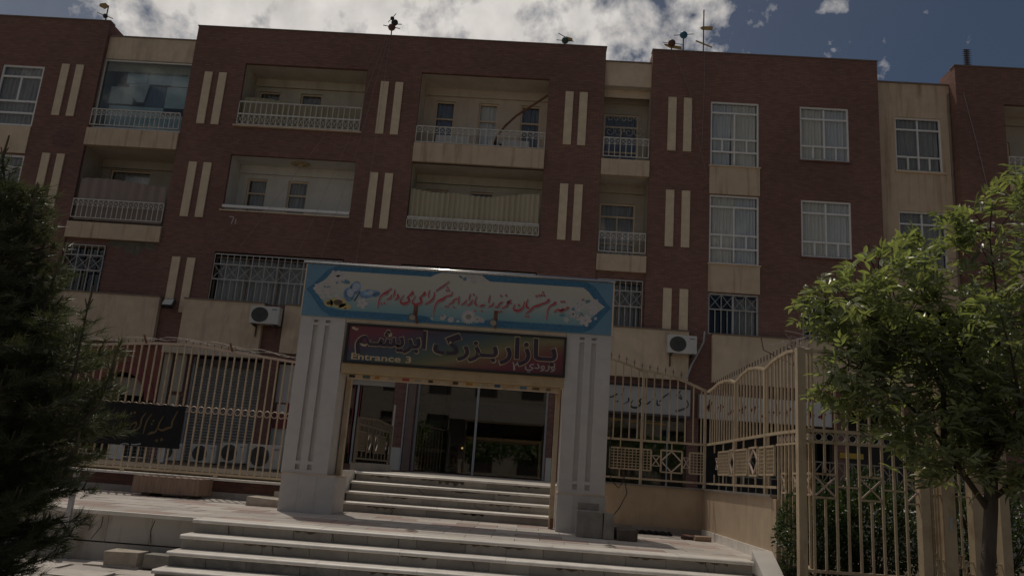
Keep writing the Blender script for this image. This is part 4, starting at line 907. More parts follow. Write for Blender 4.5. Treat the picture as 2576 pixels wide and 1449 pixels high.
for s in BAN_S: stroke(sh_, s, GY-.0105, .004, .012, -.014); stroke(wh, s, GY-.0115, .016); stroke(rd, s, GY-.0130, .002)
for d_ in BAN_D: dotd(sh_, d_, GY-.0105, .004, .012, -.014); dotd(wh, d_, GY-.0115, .022); dotd(rd, d_, GY-.0130, .004)
obj('lettering_shadow', sh_, P('print_grey', (.15,.18,.19), .6, .1), ban); obj('lettering_outline', wh, P('print_pink_white', (.55,.40,.38), .6, .05), ban); obj('lettering', rd, P('print_red', (.42,.07,.08), .6, .12), ban)
def ell(b, x, z, rx, rz, y, rot=0., n=14):
    c_, s_ = math.cos(rot), math.sin(rot)
    b.poly([(x+rx*math.cos(2*math.pi*i/n)*c_-rz*math.sin(2*math.pi*i/n)*s_, y, z+rx*math.cos(2*math.pi*i/n)*s_+rz*math.sin(2*math.pi*i/n)*c_) for i in range(n)])
def flower(b, x, z, r, n, y, w=.3, ph=0.):
    for i in range(n):
        a = 2*math.pi*i/n+ph; ell(b, x+r*.58*math.cos(a), z+r*.58*math.sin(a), r*.45, r*w, y-.0002*(i%3), a)
pw = MB()
for (x, z, r, n) in ((-3.36,4.27,.10,6),(-3.26,4.28,.09,6),(-2.87,3.85,.09,5),(-3.45,4.02,.06,5),(-1.17,4.39,.06,6),(-1.08,4.40,.05,5),(.72,3.81,.10,5),(.60,4.02,.07,5),(.80,4.05,.07,5),(.87,3.98,.06,5),(-1.42,3.68,.05,6),(.42,3.80,.045,5),(-1.56,3.70,.04,5),(-3.62,4.08,.06,5),(-3.60,4.0,.05,5)): flower(pw, x, z, r, n, GY-.0095, .34)
rf_ = random.Random(4)
for _ in range(16): flower(pw, rf_.uniform(-3.6,-3.2), rf_.uniform(3.86,4.28), rf_.uniform(.025,.05), 5, GY-.0094, .36, rf_.random())
for _ in range(14): flower(pw, rf_.uniform(.5,.92), rf_.uniform(3.82,4.14), rf_.uniform(.025,.055), 5, GY-.0094, .36, rf_.random())
for _ in range(9): flower(pw, rf_.uniform(-1.75,-.85), rf_.uniform(3.655,3.73), rf_.uniform(.02,.04), 5, GY-.0094, .36, rf_.random())
for _ in range(5): flower(pw, rf_.uniform(-1.4,-.95), rf_.uniform(4.33,4.42), rf_.uniform(.02,.04), 5, GY-.0094, .36, rf_.random())
flower(pw, -1.14, 3.745, .12, 18, GY-.0096, .12); flower(pw, -.995, 3.715, .055, 12, GY-.0096, .16)
obj('white_flowers', pw, P('print_white', (.52,.48,.47), .6, .08, 14), ban)
yl = MB(); ell(yl, -3.41, 3.82, .075, .06, GY-.0093); ell(yl, -3.26, 3.84, .14, .09, GY-.0093); ell(yl, -3.14, 3.78, .1, .05, GY-.0093); obj('yellow_flowers', yl, P('print_yellow', (.50,.40,.17), .6, .15, 20), ban)
br = MB(); ell(br, -3.41, 3.82, .036, .028, GY-.0098); ell(br, -3.26, 3.84, .075, .048, GY-.0098); ell(br, -3.13, 3.75, .02, .015, GY-.0098); obj('flower_centres', br, P('print_brown', (.10,.07,.045), .6, .3, 30), ban)
ye = MB(); ell(ye, -1.14, 3.745, .05, .042, GY-.0102); ell(ye, -.995, 3.715, .02, .018, GY-.0102); obj('daisy_centres', ye, P('print_olive', (.28,.27,.18), .6, .2, 30), ban)
bl = MB()
for (x, z, rx, rz, ro) in ((-3.37,4.21,.05,.018,.1),(-3.18,4.19,.08,.035,-.2),(-3.47,4.085,.06,.018,-.1),(-3.31,4.17,.03,.02,.8),(.60,4.05,.05,.035,.3),(.55,3.98,.06,.03,-.1),(.74,4.12,.05,.025,.4),(-1.25,4.36,.035,.03,.9),(-1.10,4.33,.04,.035,0),(-1.32,4.39,.04,.018,-.6),(-1.5,3.69,.09,.03,.1),(-1.32,3.68,.06,.03,0),(.35,3.87,.05,.02,.2),(-3.58,4.04,.02,.05,.5),(.66,3.88,.03,.06,.6)): ell(bl, x, z, rx, rz, GY-.0090, ro)
obj('blue_leaves', bl, P('print_leaf_blue', (.12,.23,.29), .6, .2, 20), ban)
wg = MB(); ell(wg, -3.10, 3.98, .09, .115, GY-.0106, .3); ell(wg, -3.01, 4.09, .09, .12, GY-.0104, -.35); ell(wg, -2.80, 4.01, .13, .07, GY-.0105, .25); ell(wg, -2.69, 4.02, .1, .055, GY-.0104, .1)
obj('butterfly_wings', wg, P('print_butterfly', (.16,.27,.42), .6, .75, 9), ban)
wg2 = MB(); ell(wg2, -3.08, 4.01, .055, .07, GY-.0112, .3); ell(wg2, -3.0, 4.11, .055, .075, GY-.0112, -.35); ell(wg2, -2.76, 4.03, .06, .035, GY-.0112, .25); obj('wing_highlights', wg2, P('print_pale_blue', (.40,.44,.50), .6, .15, 14), ban)
bd = MB(); bd.bar((-2.92,GY-.0125,4.04),(-3.0,GY-.0125,3.88),.018,.002); obj('butterfly_body', bd, P('print_navy', (.015,.03,.08), .6, .1), ban)

# market sign with bold lettering
def text_mesh(body, x0, x1, z0, z1, y, off=0., fit=True, shear=0.):
    c = bpy.data.curves.new('t', 'FONT'); c.body = body; c.resolution_u = 3; c.offset = off; c.shear = shear
    o = bpy.data.objects.new('t', c); COL.objects.link(o); dg = bpy.context.evaluated_depsgraph_get()
    m = bpy.data.meshes.new_from_object(o.evaluated_get(dg)); bpy.data.objects.remove(o, do_unlink=True)
    xs = [v.co.x for v in m.vertices]; ys = [v.co.y for v in m.vertices]
    if not xs: return m
    ax, bx_, ay, by = min(xs), max(xs), min(ys), max(ys)
    par = list(range(len(m.vertices)))
    def find(i):
        while par[i] != i: par[i] = par[par[i]]; i = par[i]
        return i
    for e in m.edges: par[find(e.vertices[0])] = find(e.vertices[1])
    ids = {}
    lay = [ids.setdefault(find(i), len(ids)) for i in range(len(par))]
    for i, v in enumerate(m.vertices): v.co = (x0+(v.co.x-ax)/(bx_-ax)*(x1-x0), y-.00025*(lay[i]%9), z0+(v.co.y-ay)/(by-ay)*(z1-z0))
    return m
sg = T('market_sign', 'rainbow coloured sign with huge dark Persian letters over the gate opening', 'sign', (-1.3, GY, 2.9))
def rainbow():
    m = bpy.data.materials.new('rainbow_print'); m.use_nodes = True; nt = m.node_tree; n = nt.nodes; l = nt.links; b = n['Principled BSDF']; b.inputs['Roughness'].default_value = .35
    g_ = n.new('ShaderNodeNewGeometry'); sp = n.new('ShaderNodeSeparateXYZ'); l.new(g_.outputs['Position'], sp.inputs[0])
    def M(op, a, b_):
        q = n.new('ShaderNodeMath'); q.operation = op
        for i, v in enumerate((a, b_)):
            if isinstance(v, (int,float)): q.inputs[i].default_value = v
            else: l.new(v, q.inputs[i])
        return q.outputs[0]
    u = M('MULTIPLY', M('ADD', sp.outputs[0], 3.06), 1/3.5); v = M('MULTIPLY', M('SUBTRACT', 3.51, sp.outputs[2]), 1/.63)
    w = M('ADD', M('MULTIPLY', u, .95), M('MULTIPLY', v, .62)); nz = n.new('ShaderNodeTexNoise'); nz.inputs['Scale'].default_value = 1.2; l.new(g_.outputs['Position'], nz.inputs['Vector'])
    w = M('ADD', w, M('MULTIPLY', M('SUBTRACT', nz.outputs[0], .5), .22)); w = M('MULTIPLY', w, .64)
    cr = n.new('ShaderNodeValToRGB'); l.new(w, cr.inputs[0]); st_ = [(.0,(.16,.045,.05)),(.16,(.17,.04,.06)),(.30,(.07,.06,.095)),(.42,(.06,.095,.115)),(.52,(.11,.13,.085)),(.60,(.21,.18,.09)),(.68,(.18,.085,.055)),(.78,(.17,.032,.05)),(1,(.10,.034,.034))]
    while len(cr.color_ramp.elements) < len(st_): cr.color_ramp.elements.new(.5)
    for e, (p_, c_) in zip(cr.color_ramp.elements, st_): e.position = p_; e.color = c_ + (1,)
    l.new(cr.outputs[0], b.inputs['Base Color']); return m
obj('panel', MB().box(-3.03, .41, GY+.02, GY+.06, 2.92, 3.49), rainbow(), sg)
fr_ = MB().box(-3.07,.445,GY+.0,GY+.06,3.491,3.525).box(-3.07,.445,GY+.0,GY+.06,2.885,2.919).box(-3.07,-3.031,GY,GY+.06,2.92,3.49).box(.411,.445,GY,GY+.06,2.92,3.49); obj('frame', fr_, BLACK, sg)
LET = P('letter_dark', (.05,.03,.05), .5, .2); LETO = P('letter_outline_yellow', (.50,.40,.25), .5, .1)
def shape(s):   # joins letters into their contextual forms and orders them for left-to-right drawing
    return s[::-1]
words = [('\uFE8D\uFE91\uFEAE\uFEF3\uFEB8\u0640\uFEE2', -2.90, -1.78, 3.03, 3.47), ('\uFE91\u0640\uFEB0\uFEAD\uFB92'[:4]+'\uFB92', -1.66, -.63, 3.03, 3.47), ('\uFE91\u0640\uFE8E\uFEAF\uFE8D\uFEAD', -.60, .30, 3.02, 3.47)]
for wd, x0, x1, z0, z1 in words:
    put('lettering_outline', text_mesh(shape(wd), x0-.018, x1+.018, z0-.018, z1+.018, GY+.0185, .05), LETO, sg)
    put('lettering', text_mesh(shape(wd), x0, x1, z0, z1, GY+.0125, .03), LET, sg)
put('small_lettering', text_mesh('Entrance 3', -2.95, -1.99, 2.945, 3.05, GY+.0155, .018), P('letter_sand', (.60,.46,.28), .5, .1), sg)
put('small_lettering', text_mesh(shape('\uFEED\uFEAD\uFEED\uFEA9\uFEF1'), -.19, .29, 2.925, 3.075, GY+.0155, .012), P('letter_greyish', (.40,.36,.34), .5, .1), sg)
put('small_lettering', text_mesh('\u06F3', -.39, -.25, 2.945, 3.085, GY+.0155, .012), bpy.data.materials['letter_greyish'], sg)
lf_ = MB(); ell(lf_, -2.96, 3.445, .035, .022, GY+.0155, -.4); ell(lf_, -2.91, 3.43, .03, .018, GY+.0155, .6); obj('small_emblem', lf_, LETO, sg)

# roller shutter of the gate
rs = T('gate_shutter', 'rolled up tan shutter box with side rails across the gate opening', 'shutter', (-1.3, GY+.1, 2.8))
obj('shutter_box', MB().box(-3.10, .44, GY+.05, GY+.45, 2.735, 2.882), P('tan_box_paint', (.46,.34,.19), .5, .12, 6), rs)
obj('bottom_bar', MB().box(-3.02, .38, GY+.18, GY+.24, 2.655, 2.733), TAN, rs)
stc = [(.02,.02,.02),(.1,.14,.13),(.45,.22,.03),(.4,.36,.3),(.4,.06,.09),(.4,.36,.3),(.06,.05,.04),(.5,.46,.36),(.05,.04,.03),(.45,.24,.03),(.45,.4,.33),(.03,.1,.22),(.45,.3,.2),(.1,.22,.34),(.14,.1,.06),(.2,.15,.1)]
for i, c_ in enumerate(stc):
    x = -2.98 + i*.21 + random.uniform(-.02,.02); w = random.uniform(.07,.12)
    obj('sticker', MB().box(x, x+w, GY+.176, GY+.179, 2.675, 2.718), P('sticker_%d' % i, c_, .5, .2, 30), rs)
for xa in (-3.09, .335): obj('guide_rail', MB().box(xa, xa+.075, GY+.5, GY+.62, LZ+.005, 2.733), TAN, rs)
for xa in (-3.085, .36): obj('rail_latch', MB().box(xa, xa+.05, GY+.44, GY+.499, LZ+.02, LZ+.16), RUST, rs)
for x, lab in ((-1.98,'small spotlight on a rusty arm at the left part of the blue banner'),(-.72,'small spotlight on a rusty arm at the right part of the blue banner')):
    s_ = T('sign_spotlight', lab, 'spotlight', (x, GY, 3.55), 'spotlights above the market sign')
    obj('arm', MB().bar((0.03,-.30,.17),(0.02,.03,.05),.03,.025), RUST, s_, True); obj('head', MB().tube([(0.,-.36,.06),(0.,-.24,.12)], .062, 12, .035), DKBR, s_, True); obj('lens', MB().tube([(0.,-.366,.056),(0.,-.361,.059)], .05, 12), P('lamp_lens', (.22,.2,.17), .25, .1), s_, True)
    obj('bracket', MB().box(.0,.06,-.32,-.26,.12,.26), RUST, s_, True)

# ------------------------------------------------------------------ left fence
FY = 14.28
lw = T('low_brick_wall', 'low brown brick wall with marble skirting under the left fence', 'wall', (-6, FY, LZ))
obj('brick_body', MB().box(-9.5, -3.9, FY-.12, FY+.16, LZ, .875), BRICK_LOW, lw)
x = -9.5
while x < -3.95: xe = min(x+.62,-3.9); slab('skirting_slab', 'skirting', MARBLE_R, lw, x+.002, xe-.002, FY-.14, FY-.122, LZ, .685); x = xe
x = -9.5
while x < -3.95: xe = min(x+.9,-3.9); slab('cap_slab', 'cap_slab', MARBLE, lw, x+.002, xe-.002, FY-.17, FY+.18, .876, .912); x = xe
lf = T('left_fence', 'tan iron fence left of the gate with a row of rings and arched top', 'fence', (-6, FY, .9))
prof = [(-9.6,2.95),(-8.6,3.08),(-7.92,3.17),(-7.59,3.2),(-7.07,3.24),(-6.54,3.25),(-6.14,3.23),(-5.55,3.17),(-5.1,3.13),(-4.47,3.07),(-3.86,2.98)]
def interp(pr, x):
    for (a, za), (b_, zb) in zip(pr, pr[1:]):
        if a <= x <= b_: return za + (zb-za)*(x-a)/(b_-a)
    return pr[-1][1]
tr = MB()
for a, b_ in zip(prof, prof[1:]): tr.bar((a[0],FY,a[1]),(b_[0],FY,b_[1]),.045,.04)
obj('top_rail', tr, TAN_P, lf); obj('bottom_rail', MB().box(-9.6,-3.86,FY-.02,FY+.02,.955,.99), TAN, lf)
x = -9.5; barm = MB().box(-.0125,.0125,-.0125,.0125,0,1).mesh('fence_bar'); barm.materials.append(TAN); ringm = MB().ring((0,0,0), .054, .009, 'Y', 16, 5).mesh('ring'); ringm.materials.append(TAN_P)
spk = MB()
while x < -3.9:
    b_ = put('bar', barm, None, lf); b_.location = (x, FY, .99); b_.scale = (1,1,interp(prof, x)-.99-.02)
    r_ = put('ring', ringm, None, lf); r_.location = (x+.068, FY, 2.085)
    zt = interp(prof, x)
    spk.tube([(x,FY,zt),(x-.004,FY-.01,zt+.09)], .006, 4); spk.bar((x-.02,FY,zt+.05),(x+.02,FY,zt+.055),.006)
    x += .1355
obj('spike_row', spk, DKBR, lf)
for xp in (-8.9,-7.3,-5.6,-4.1): obj('foot', MB().box(xp-.03,xp+.03,FY-.02,FY+.02,.912,.957), TAN, lf)
wr = MB(); 
for k, amp in enumerate((.05,.07)):
    pts = [(-9.4+i*.12, FY-.03+.03*math.sin(i*1.7+k), interp(prof, -9.4+i*.12)+.05+amp*abs(math.sin(i*.45+k))) for i in range(45)]
    wr.tube(pts, .006, 4)
obj('barbed_wire', wr, CABLEW, lf)
for x in (-7.25,-5.62): lb = obj('floodlight_arm', MB().bar((x,FY-.02,interp(prof,x)),(x-.05,FY-.06,interp(prof,x)+.15),.03), RUST, lf)
# black cloth
CLO_S=[[(-6.444,2.032,0.018),(-6.509,1.844,0.036),(-6.511,1.749,0.03),(-6.584,1.715,0.042),(-6.679,1.673,0.036),(-6.759,1.708,0.024)],[(-6.688,1.926,0.012),(-6.739,1.804,0.024),(-6.759,1.708,0.03),(-6.794,1.635,0.03),(-6.863,1.613,0.048),(-6.919,1.585,0.018)],[(-6.911,1.946,0.015),(-6.974,1.823,0.027),(-6.997,1.68,0.027),(-7.005,1.591,0.015)],[(-7.023,1.956,0.018),(-7.077,1.852,0.033),(-7.084,1.721,0.03),(-7.127,1.659,0.03),(-7.218,1.623,0.03),(-7.334,1.591,0.03),(-7.477,1.54,0.012)],[(-7.264,1.673,0.018),(-7.24,1.74,0.021),(-7.174,1.78,0.036),(-7.158,1.728,0.024),(-7.193,1.684,0.018)]]
CLO_D=[(-6.738,1.487,0.066),(-6.651,1.51,0.066),(-6.86,1.831,0.042),(-6.879,1.771,0.042),(-7.289,1.938,0.055),(-7.224,1.954,0.055)]
CLO_W=[[(-7.026,1.408,0.024),(-7.114,1.39,0.021),(-7.187,1.391,0.018)],[(-7.235,1.387,0.021),(-7.309,1.394,0.018),(-7.384,1.371,0.021)]]
bc = T('black_cloth', 'black mourning cloth with gold Arabic script tied to the left fence', 'banner', (-7, FY, 1.4))
obj('cloth', sheet(-8.3, -6.31, FY-.035, 1.365, 2.13, .004, 4, zf=lambda t: 2.12+.012*math.sin(t*40)), BLKCLOTH, bc)
cs = MB(); cw = MB()
for s in CLO_S: stroke(cs, s, FY-.046)
for d_ in CLO_D: dotd(cs, d_, FY-.046)
for s in CLO_W: stroke(cw, s, FY-.046)
obj('gold_script', cs, GOLD, bc); obj('white_script', cw, P('white_print', (.3,.3,.33), .7, .1), bc)
# planter bench and stones
pl = T('stone_bench', 'brown travertine block bench standing against the low wall left of the gate', 'bench', (-6.05, 13.7, LZ))
for i in range(3):
    xa = -6.64+i*.375; slab('travertine_panel', 'trav_panel', TRAV, pl, xa+.0015, xa+.3735, 13.42, 13.45, .625, .895)
obj('block', MB().box(-6.64, -5.515, 13.451, 14.02, .625, .893), TRAV, pl); [obj('foot', MB().box(xf,xf+.15,13.5,13.95,LZ,.625), DARKST, pl) for xf in (-6.5,-5.8)]
def rock(name, x0, x1, y0, y1, z0, z1, mat, label, cat, jit=.02, group=None, rot=0.):
    b = MB().box(x0, x1, y0, y1, z0, z1); n0 = len(b.v)
    b.v = [(v[0]+random.uniform(-jit,jit), v[1]+random.uniform(-jit,jit), v[2]+(random.uniform(-jit,jit) if v[2] > z0+.001 else 0)) for v in b.v]
    o = obj(name, b, mat, None, False, .008); return tag(o, label, cat, group)
rock('stone_slab', -4.52, -3.98, 12.95, 13.4, LZ+.002, .70, STONE, 'long flat stone slab lying against the left gate pillar', 'stone', .015)
rock('stone_slab', -4.2, -3.9, 13.35, 13.7, LZ+.002, .80, STONE, 'small raised stone behind the slab next to the left pillar', 'stone', .015)
rock('concrete_block', .70, 1.07, 11.55, 11.85, LZ+.002, .93, CONC, 'large grey concrete block in front of the right gate pillar', 'block', .006)
rock('concrete_block', .72, 1.03, 11.88, 12.16, LZ+.002, 1.03, CONC, 'taller grey concrete block wedged between block and right pillar', 'block', .008)
rock('concrete_block', 1.08, 1.22, 11.5, 11.8, LZ+.002, .92, CONC, 'narrow upright grey concrete block beside the large block', 'block', .01)
rock('dark_stone_block', 1.26, 1.55, 11.45, 11.85, LZ+.002, .72, DARKST, 'dark brown stone block lying on the landing right of the pillar', 'stone', .012)
rock('brick_piece', 2.42, 2.62, 12.75, 12.9, LZ+.002, .63, BRICK_LOW, 'broken brick nearest the black rag in the landing corner', 'brick', .012)
rock('brick_piece', 2.58, 2.82, 12.6, 12.75, LZ+.002, .64, TRAV, 'brown brick piece against the return wall skirting', 'brick', .012)
rock('concrete_block', -4.86, -4.46, 9.45, 9.75, 0, .17, STONE, 'pale stone block on the pavement left of the bottom stairs', 'block', .012)
rock('concrete_block', -4.42, -4.02, 9.5, 9.8, 0, .15, CONC, 'darker stone block touching the left end of the bottom stairs', 'block', .012)
rg = MB(); 
for i in range(26):
    x = 1.55+i*.028; rg.tube([(x,13.35+.05*math.sin(i*1.3),LZ+.012),(x+.05,13.32+.05*math.cos(i*.9),LZ+.03+.025*abs(math.sin(i*.8))),(x+.1,13.36+.05*math.sin(i*2.),LZ+.012)], .02, 5)
tag(obj('black_rag', rg, BLKCLOTH), 'crumpled black rag at the foot of the tan wall right of the gate', 'rag')

# ------------------------------------------------------------------ right wall and fences
RY, RX = 13.75, 2.93
WALLT = P('tan_render', (.47,.36,.25), .85, .12, 2.5, .15, dirt=(.30,.22,.15), dirt_amt=.5, dirt_scale=1.5, dirt_stretch=(3,3,.4))
tw = T('tan_wall', 'low tan rendered wall with marble skirting right of the gate', 'wall', (2, RY, LZ))
obj('wall_body', MB().box(1.16, RX, RY, RY+.22, LZ, 1.315), WALLT, tw); obj('wall_body', MB().box(RX, RX+.22, 9.88, RY+.22, LZ-.2, 1.315), WALLT, tw)
obj('end_pier', MB().box(RX+.003, RX+.25, 9.72, 9.878, LZ-.3, 1.30), WALLT, tw)
obj('wall_cap', MB().box(1.16, RX-.03, RY-.03, RY+.24, 1.316, 1.345).box(RX-.03, RX+.25, 9.86, RY+.24, 1.316, 1.346), MARBLE_R, tw)
for i in range(3): xa = 1.18+i*.58; slab('skirting_slab', 'skirting', MARBLE_R, tw, xa, xa+.577, RY-.022, RY-.002, LZ, .675)
for i in range(6): ya = 9.9+i*.637; slab('skirting_slab', 'skirting_ret', MARBLE, tw, RX-.024, RX-.002, ya, ya+.634, LZ, .69)
rc = MB(); n = 5
a_ = [(2.69,9.88,.695),(2.93,9.88,.695),(2.93,8.2,-.15),(2.69,8.2,-.15)]; b_ = [(x,y,z-.9) for x,y,z in a_]
rc.poly(a_); rc.quad(a_[0],a_[3],b_[3],b_[0]); rc.quad(a_[3],a_[2],b_[2],b_[3]); rc.quad(a_[2],a_[1],b_[1],b_[2]); rc.quad(a_[1],a_[0],b_[0],b_[1]); rc.poly(b_[::-1])
tag(obj('stair_kerb', rc, PILLAR), 'smooth white sloping kerb along the right end of the outer stairs', 'kerb')

def lattice(b, pt, u0, u1, z0, z1, nu, nz, t=.012):
    """grid of thin bars inside a frame; pt maps (u,z) to a point"""
    for i in range(1, nu): u = u0+(u1-u0)*i/nu; b.bar(pt(u,z0), pt(u,z1), t)
    for i in range(1, nz): z = z0+(z1-z0)*i/nz; b.bar(pt(u0,z), pt(u1,z), t)
def fr4(b, pt, u0, u1, z0, z1, t=.025):
    b.bar(pt(u0,z0),pt(u1,z0),t); b.bar(pt(u0,z1),pt(u1,z1),t); b.bar(pt(u0,z0),pt(u0,z1),t); b.bar(pt(u1,z0),pt(u1,z1),t)
def ornate(root, pt, u0, u1, top, sp, posts, boxes, diamonds, crosses, zm=2.08, zb=1.435, zl0=1.585, zl1=1.93, sup=()):
    tr = MB()
    for (a, za), (c, zc) in zip(top, top[1:]): tr.bar(pt(a,za), pt(c,zc), .04, .035)
    obj('top_rail', tr, TAN, root); obj('middle_rail', MB().bar(pt(u0,zm), pt(u1,zm), .035), TAN, root); obj('lower_rail', MB().bar(pt(u0,zb), pt(u1,zb), .03), TAN, root)
    u = u0+.05
    while u < u1-.03:
        obj('bar', MB().bar(pt(u,zm), pt(u,interp(top,u)-.01), .02), TAN, root); u += sp
    for p in posts: obj('post', MB().bar(pt(p,1.345), pt(p,interp(top,p)), .042), TAN, root)
    for a, c in boxes:
        bx = MB(); fr4(bx, pt, a, c, zl0, zl1); lattice(bx, pt, a, c, zl0, zl1, max(3,round((c-a)/.062)), 7); obj('lattice_panel', bx, TAN, root)
    for a, c in diamonds:
        q = MB(); fr4(q, pt, a, c, zl0-.01, zl1+.01); obj('diamond_frame', q, TAN, root)
        m_, zz = (a+c)/2, (zl0+zl1)/2; q = MB()
        for A, C in (((a,zz),(m_,zl1)),((m_,zl1),(c,zz)),((c,zz),(m_,zl0)),((m_,zl0),(a,zz))): q.bar(pt(*A), pt(*C), .02)
        obj('diamond', q, TAN_P, root)
    for a, c in crosses:
        q = MB(); z0, z1 = 1.67, 1.84
        q.bar(pt(a,z0),pt(c,z1),.014); q.bar(pt(a,z1),pt(c,z0),.014); q.bar(pt(a,z0),pt(c,z0),.014); q.bar(pt(a,z1),pt(c,z1),.014); obj('cross', q, TAN_P, root)
    su = MB()
    for s in sup: su.bar(pt(s,zl1), pt(s,zm), .018); su.bar(pt(s,zb), pt(s,zl0), .018)
    obj('support_row', su, TAN, root)
rf = T('right_fence', 'tan iron fence on the low wall right of the gate with lattice and diamond panels', 'fence', (2, RY, 1.35))
ornate(rf, lambda u, z: (u, RY+.06, z), 1.2, RX+.04, [(1.18,3.45),(1.32,3.44),(1.5,3.40),(1.85,3.28),(2.0,3.275),(2.44,3.2),(2.7,3.11),(2.97,3.0)], .137, (1.88,2.96), ((1.35,2.05),(2.71,2.96)), ((2.22,2.58),), ((2.07,2.20),(2.60,2.70)), sup=(1.52,1.89,2.4,2.9))
spk = MB()
for i in range(11):
    x = 1.3+i*.137; z = interp([(1.18,3.45),(1.5,3.40),(1.85,3.28),(2.44,3.2),(2.97,3.0)], x)+.02; spk.tube([(x,RY+.06,z),(x,RY+.06,z+.12)], .006, 4); spk.bar((x-.025,RY+.06,z+.07),(x+.025,RY+.06,z+.07),.007)
obj('spike_row', spk, DKBR, rf)
# return fence towards the street
rt = T('return_fence', 'tan iron fence running from the wall corner towards the street with wavy top', 'fence', (RX, 11.5, 1.35))
ptR = lambda u, z: (RX+.06, u, z)
ornate(rt, ptR, 9.86, 13.72, [(8.6,2.92),(9.0,2.98),(9.4,3.02),(9.75,3.01),(10.05,2.98),(10.33,2.93),(10.7,3.0),(11.1,3.04),(11.5,3.0),(11.87,2.93),(12.2,3.0),(12.5,3.03),(12.95,3.04),(13.3,3.0),(13.72,2.98)], .165, (11.87,10.33), ((12.2,12.9),(11.2,11.9),(9.95,10.6)), ((11.92,12.18),(10.7,11.1)), ((12.95,13.1),(11.1,11.2),(10.6,10.7)), sup=(13.2,12.6,12.0,11.4,10.8,10.2))
# lower street part of the return, full height panel with crosses
obj('middle_rail', MB().bar(ptR(8.6,2.06), ptR(9.86,2.08), .035), TAN, rt); obj('lower_rail', MB().bar(ptR(8.6,.60), ptR(9.86,.82), .03), TAN, rt)
obj('ring_rail', MB().bar(ptR(8.6,1.93), ptR(9.86,1.94), .025), TAN, rt)
for i in range(9):
    u = 8.72+i*.135; obj('bar', MB().bar(ptR(u,.6), ptR(u,2.06), .024), TAN, rt); obj('bar', MB().bar(ptR(u,2.08), ptR(u,interp([(8.6,2.9),(9.4,3.0),(9.9,3.0)],u)), .02), TAN, rt)
for ua in (9.50,9.09,8.66):
    q = MB(); uc = ua+.17
    q.bar(ptR(ua,1.38),ptR(uc,1.6),.016); q.bar(ptR(ua,1.6),ptR(uc,1.38),.016); obj('cross', q, TAN_P, rt); [obj('cross_rail', MB().bar(ptR(ua,zc),ptR(uc,zc),.022), TAN, rt) for zc in (1.38,1.6)]
for i in range(9):
    q = MB().ring((RX+.06, 8.75+i*.13, 1.995), .042, .007, 'X', 14, 4); obj('ring', q, TAN_P, rt)
spk = MB()
for i in range(34):
    u = 9.0+i*.14; z = 3.04; spk.tube([(RX+.06,u,z),(RX+.06,u,z+.07)], .006, 4); spk.bar((RX+.06,u-.02,z+.04),(RX+.06,u+.02,z+.04),.006)
obj('spike_row', spk, DKBR, rt)
obj('dry_twigs', (lambda m_: [m_.tube([(RX+.06,8.7+random.uniform(0,.5),2.95),(RX+random.uniform(-.15,.2),8.6+random.uniform(0,.6),3.02+random.uniform(0,.12)),(RX+random.uniform(-.25,.3),8.6+random.uniform(-.1,.7),3.0+random.uniform(0,.16))], .004, 4) for _ in range(16)] and m_)(MB()), CABLEW, rt)
tag(obj('red_ribbon', MB().bar((RX+.03,8.93,2.27),(RX+.03,8.99,2.38),.03,.006).bar((RX+.03,8.99,2.22),(RX+.03,9.05,2.29),.022,.006), P('red_ribbon', (.7,.03,.03), .6, .1)), 'small bright red ribbon tied to the return fence bars', 'ribbon')

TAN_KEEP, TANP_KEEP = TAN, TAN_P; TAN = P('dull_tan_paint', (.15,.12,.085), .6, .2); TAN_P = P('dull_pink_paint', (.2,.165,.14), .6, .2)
sf = T('stair_side_fence', 'tan iron fence inside the gate on the left running back to the shops', 'fence', (-3.2, 16, TZ))
obj('low_kerb', MB().box(-3.28,-3.14,14.6,18.2,TZ-.01,1.36), MARBLE_R, sf)
ornate(sf, lambda u, z: (-3.2, u, z), 14.5, 18.1, [(14.5,2.16),(16.3,2.24),(18.1,2.2)], .17, (14.52,18.08), ((14.6,15.3),(16.75,17.4)), ((15.5,15.9),(16.2,16.6)), ((17.5,17.65),), zm=2.06, sup=(14.7,15.1,15.5,15.9,16.3,16.7,17.1,17.5,17.9))
obj('end_post', MB().box(-3.22,-3.18,18.15,18.19,TZ,2.7), GREYM, sf)
TAN, TAN_P = TAN_KEEP, TANP_KEEP
# street front fence
FF = 8.6
ff = T('front_fence', 'tall tan iron fence facing the street with ring band and crossed panels', 'fence', (3.5, FF, .5))
ptF = lambda u, z: (u, FF, z)
obj('corner_post', MB().box(2.82, 2.905, FF-.045, FF+.045, .4, 2.93), TAN, ff)
for z, t in ((2.05,.035),(1.93,.03),(.62,.03)): obj('rail', MB().bar(ptF(2.905,z), ptF(4.07,z+.005), t), TAN, ff)
obj('top_rail', MB().bar(ptF(2.905,2.9), ptF(4.07,2.93), .035), TAN, ff)
gap = .1195
for i in range(1, 10):
    u = 2.87+i*gap
    obj('bar', MB().bar(ptF(u,2.06), ptF(u,2.9), .02), TAN, ff); obj('ring_divider', MB().bar(ptF(u,1.94), ptF(u,2.035), .022), TAN, ff)
    cross_c = i in (2, 6)
    if cross_c:
        obj('bar', MB().bar(ptF(u,1.6), ptF(u,1.93), .022), TAN, ff); obj('bar', MB().bar(ptF(u,.63), ptF(u,1.355), .022), TAN, ff)
    else: obj('bar', MB().bar(ptF(u,.63), ptF(u,1.93), .024), TAN, ff)
for i in range(10):
    u = 2.87+(i+.5)*gap; q = MB().ring((u,FF,1.985), .04, .007, 'Y', 16, 5); obj('ring', q, GREYM, ff)
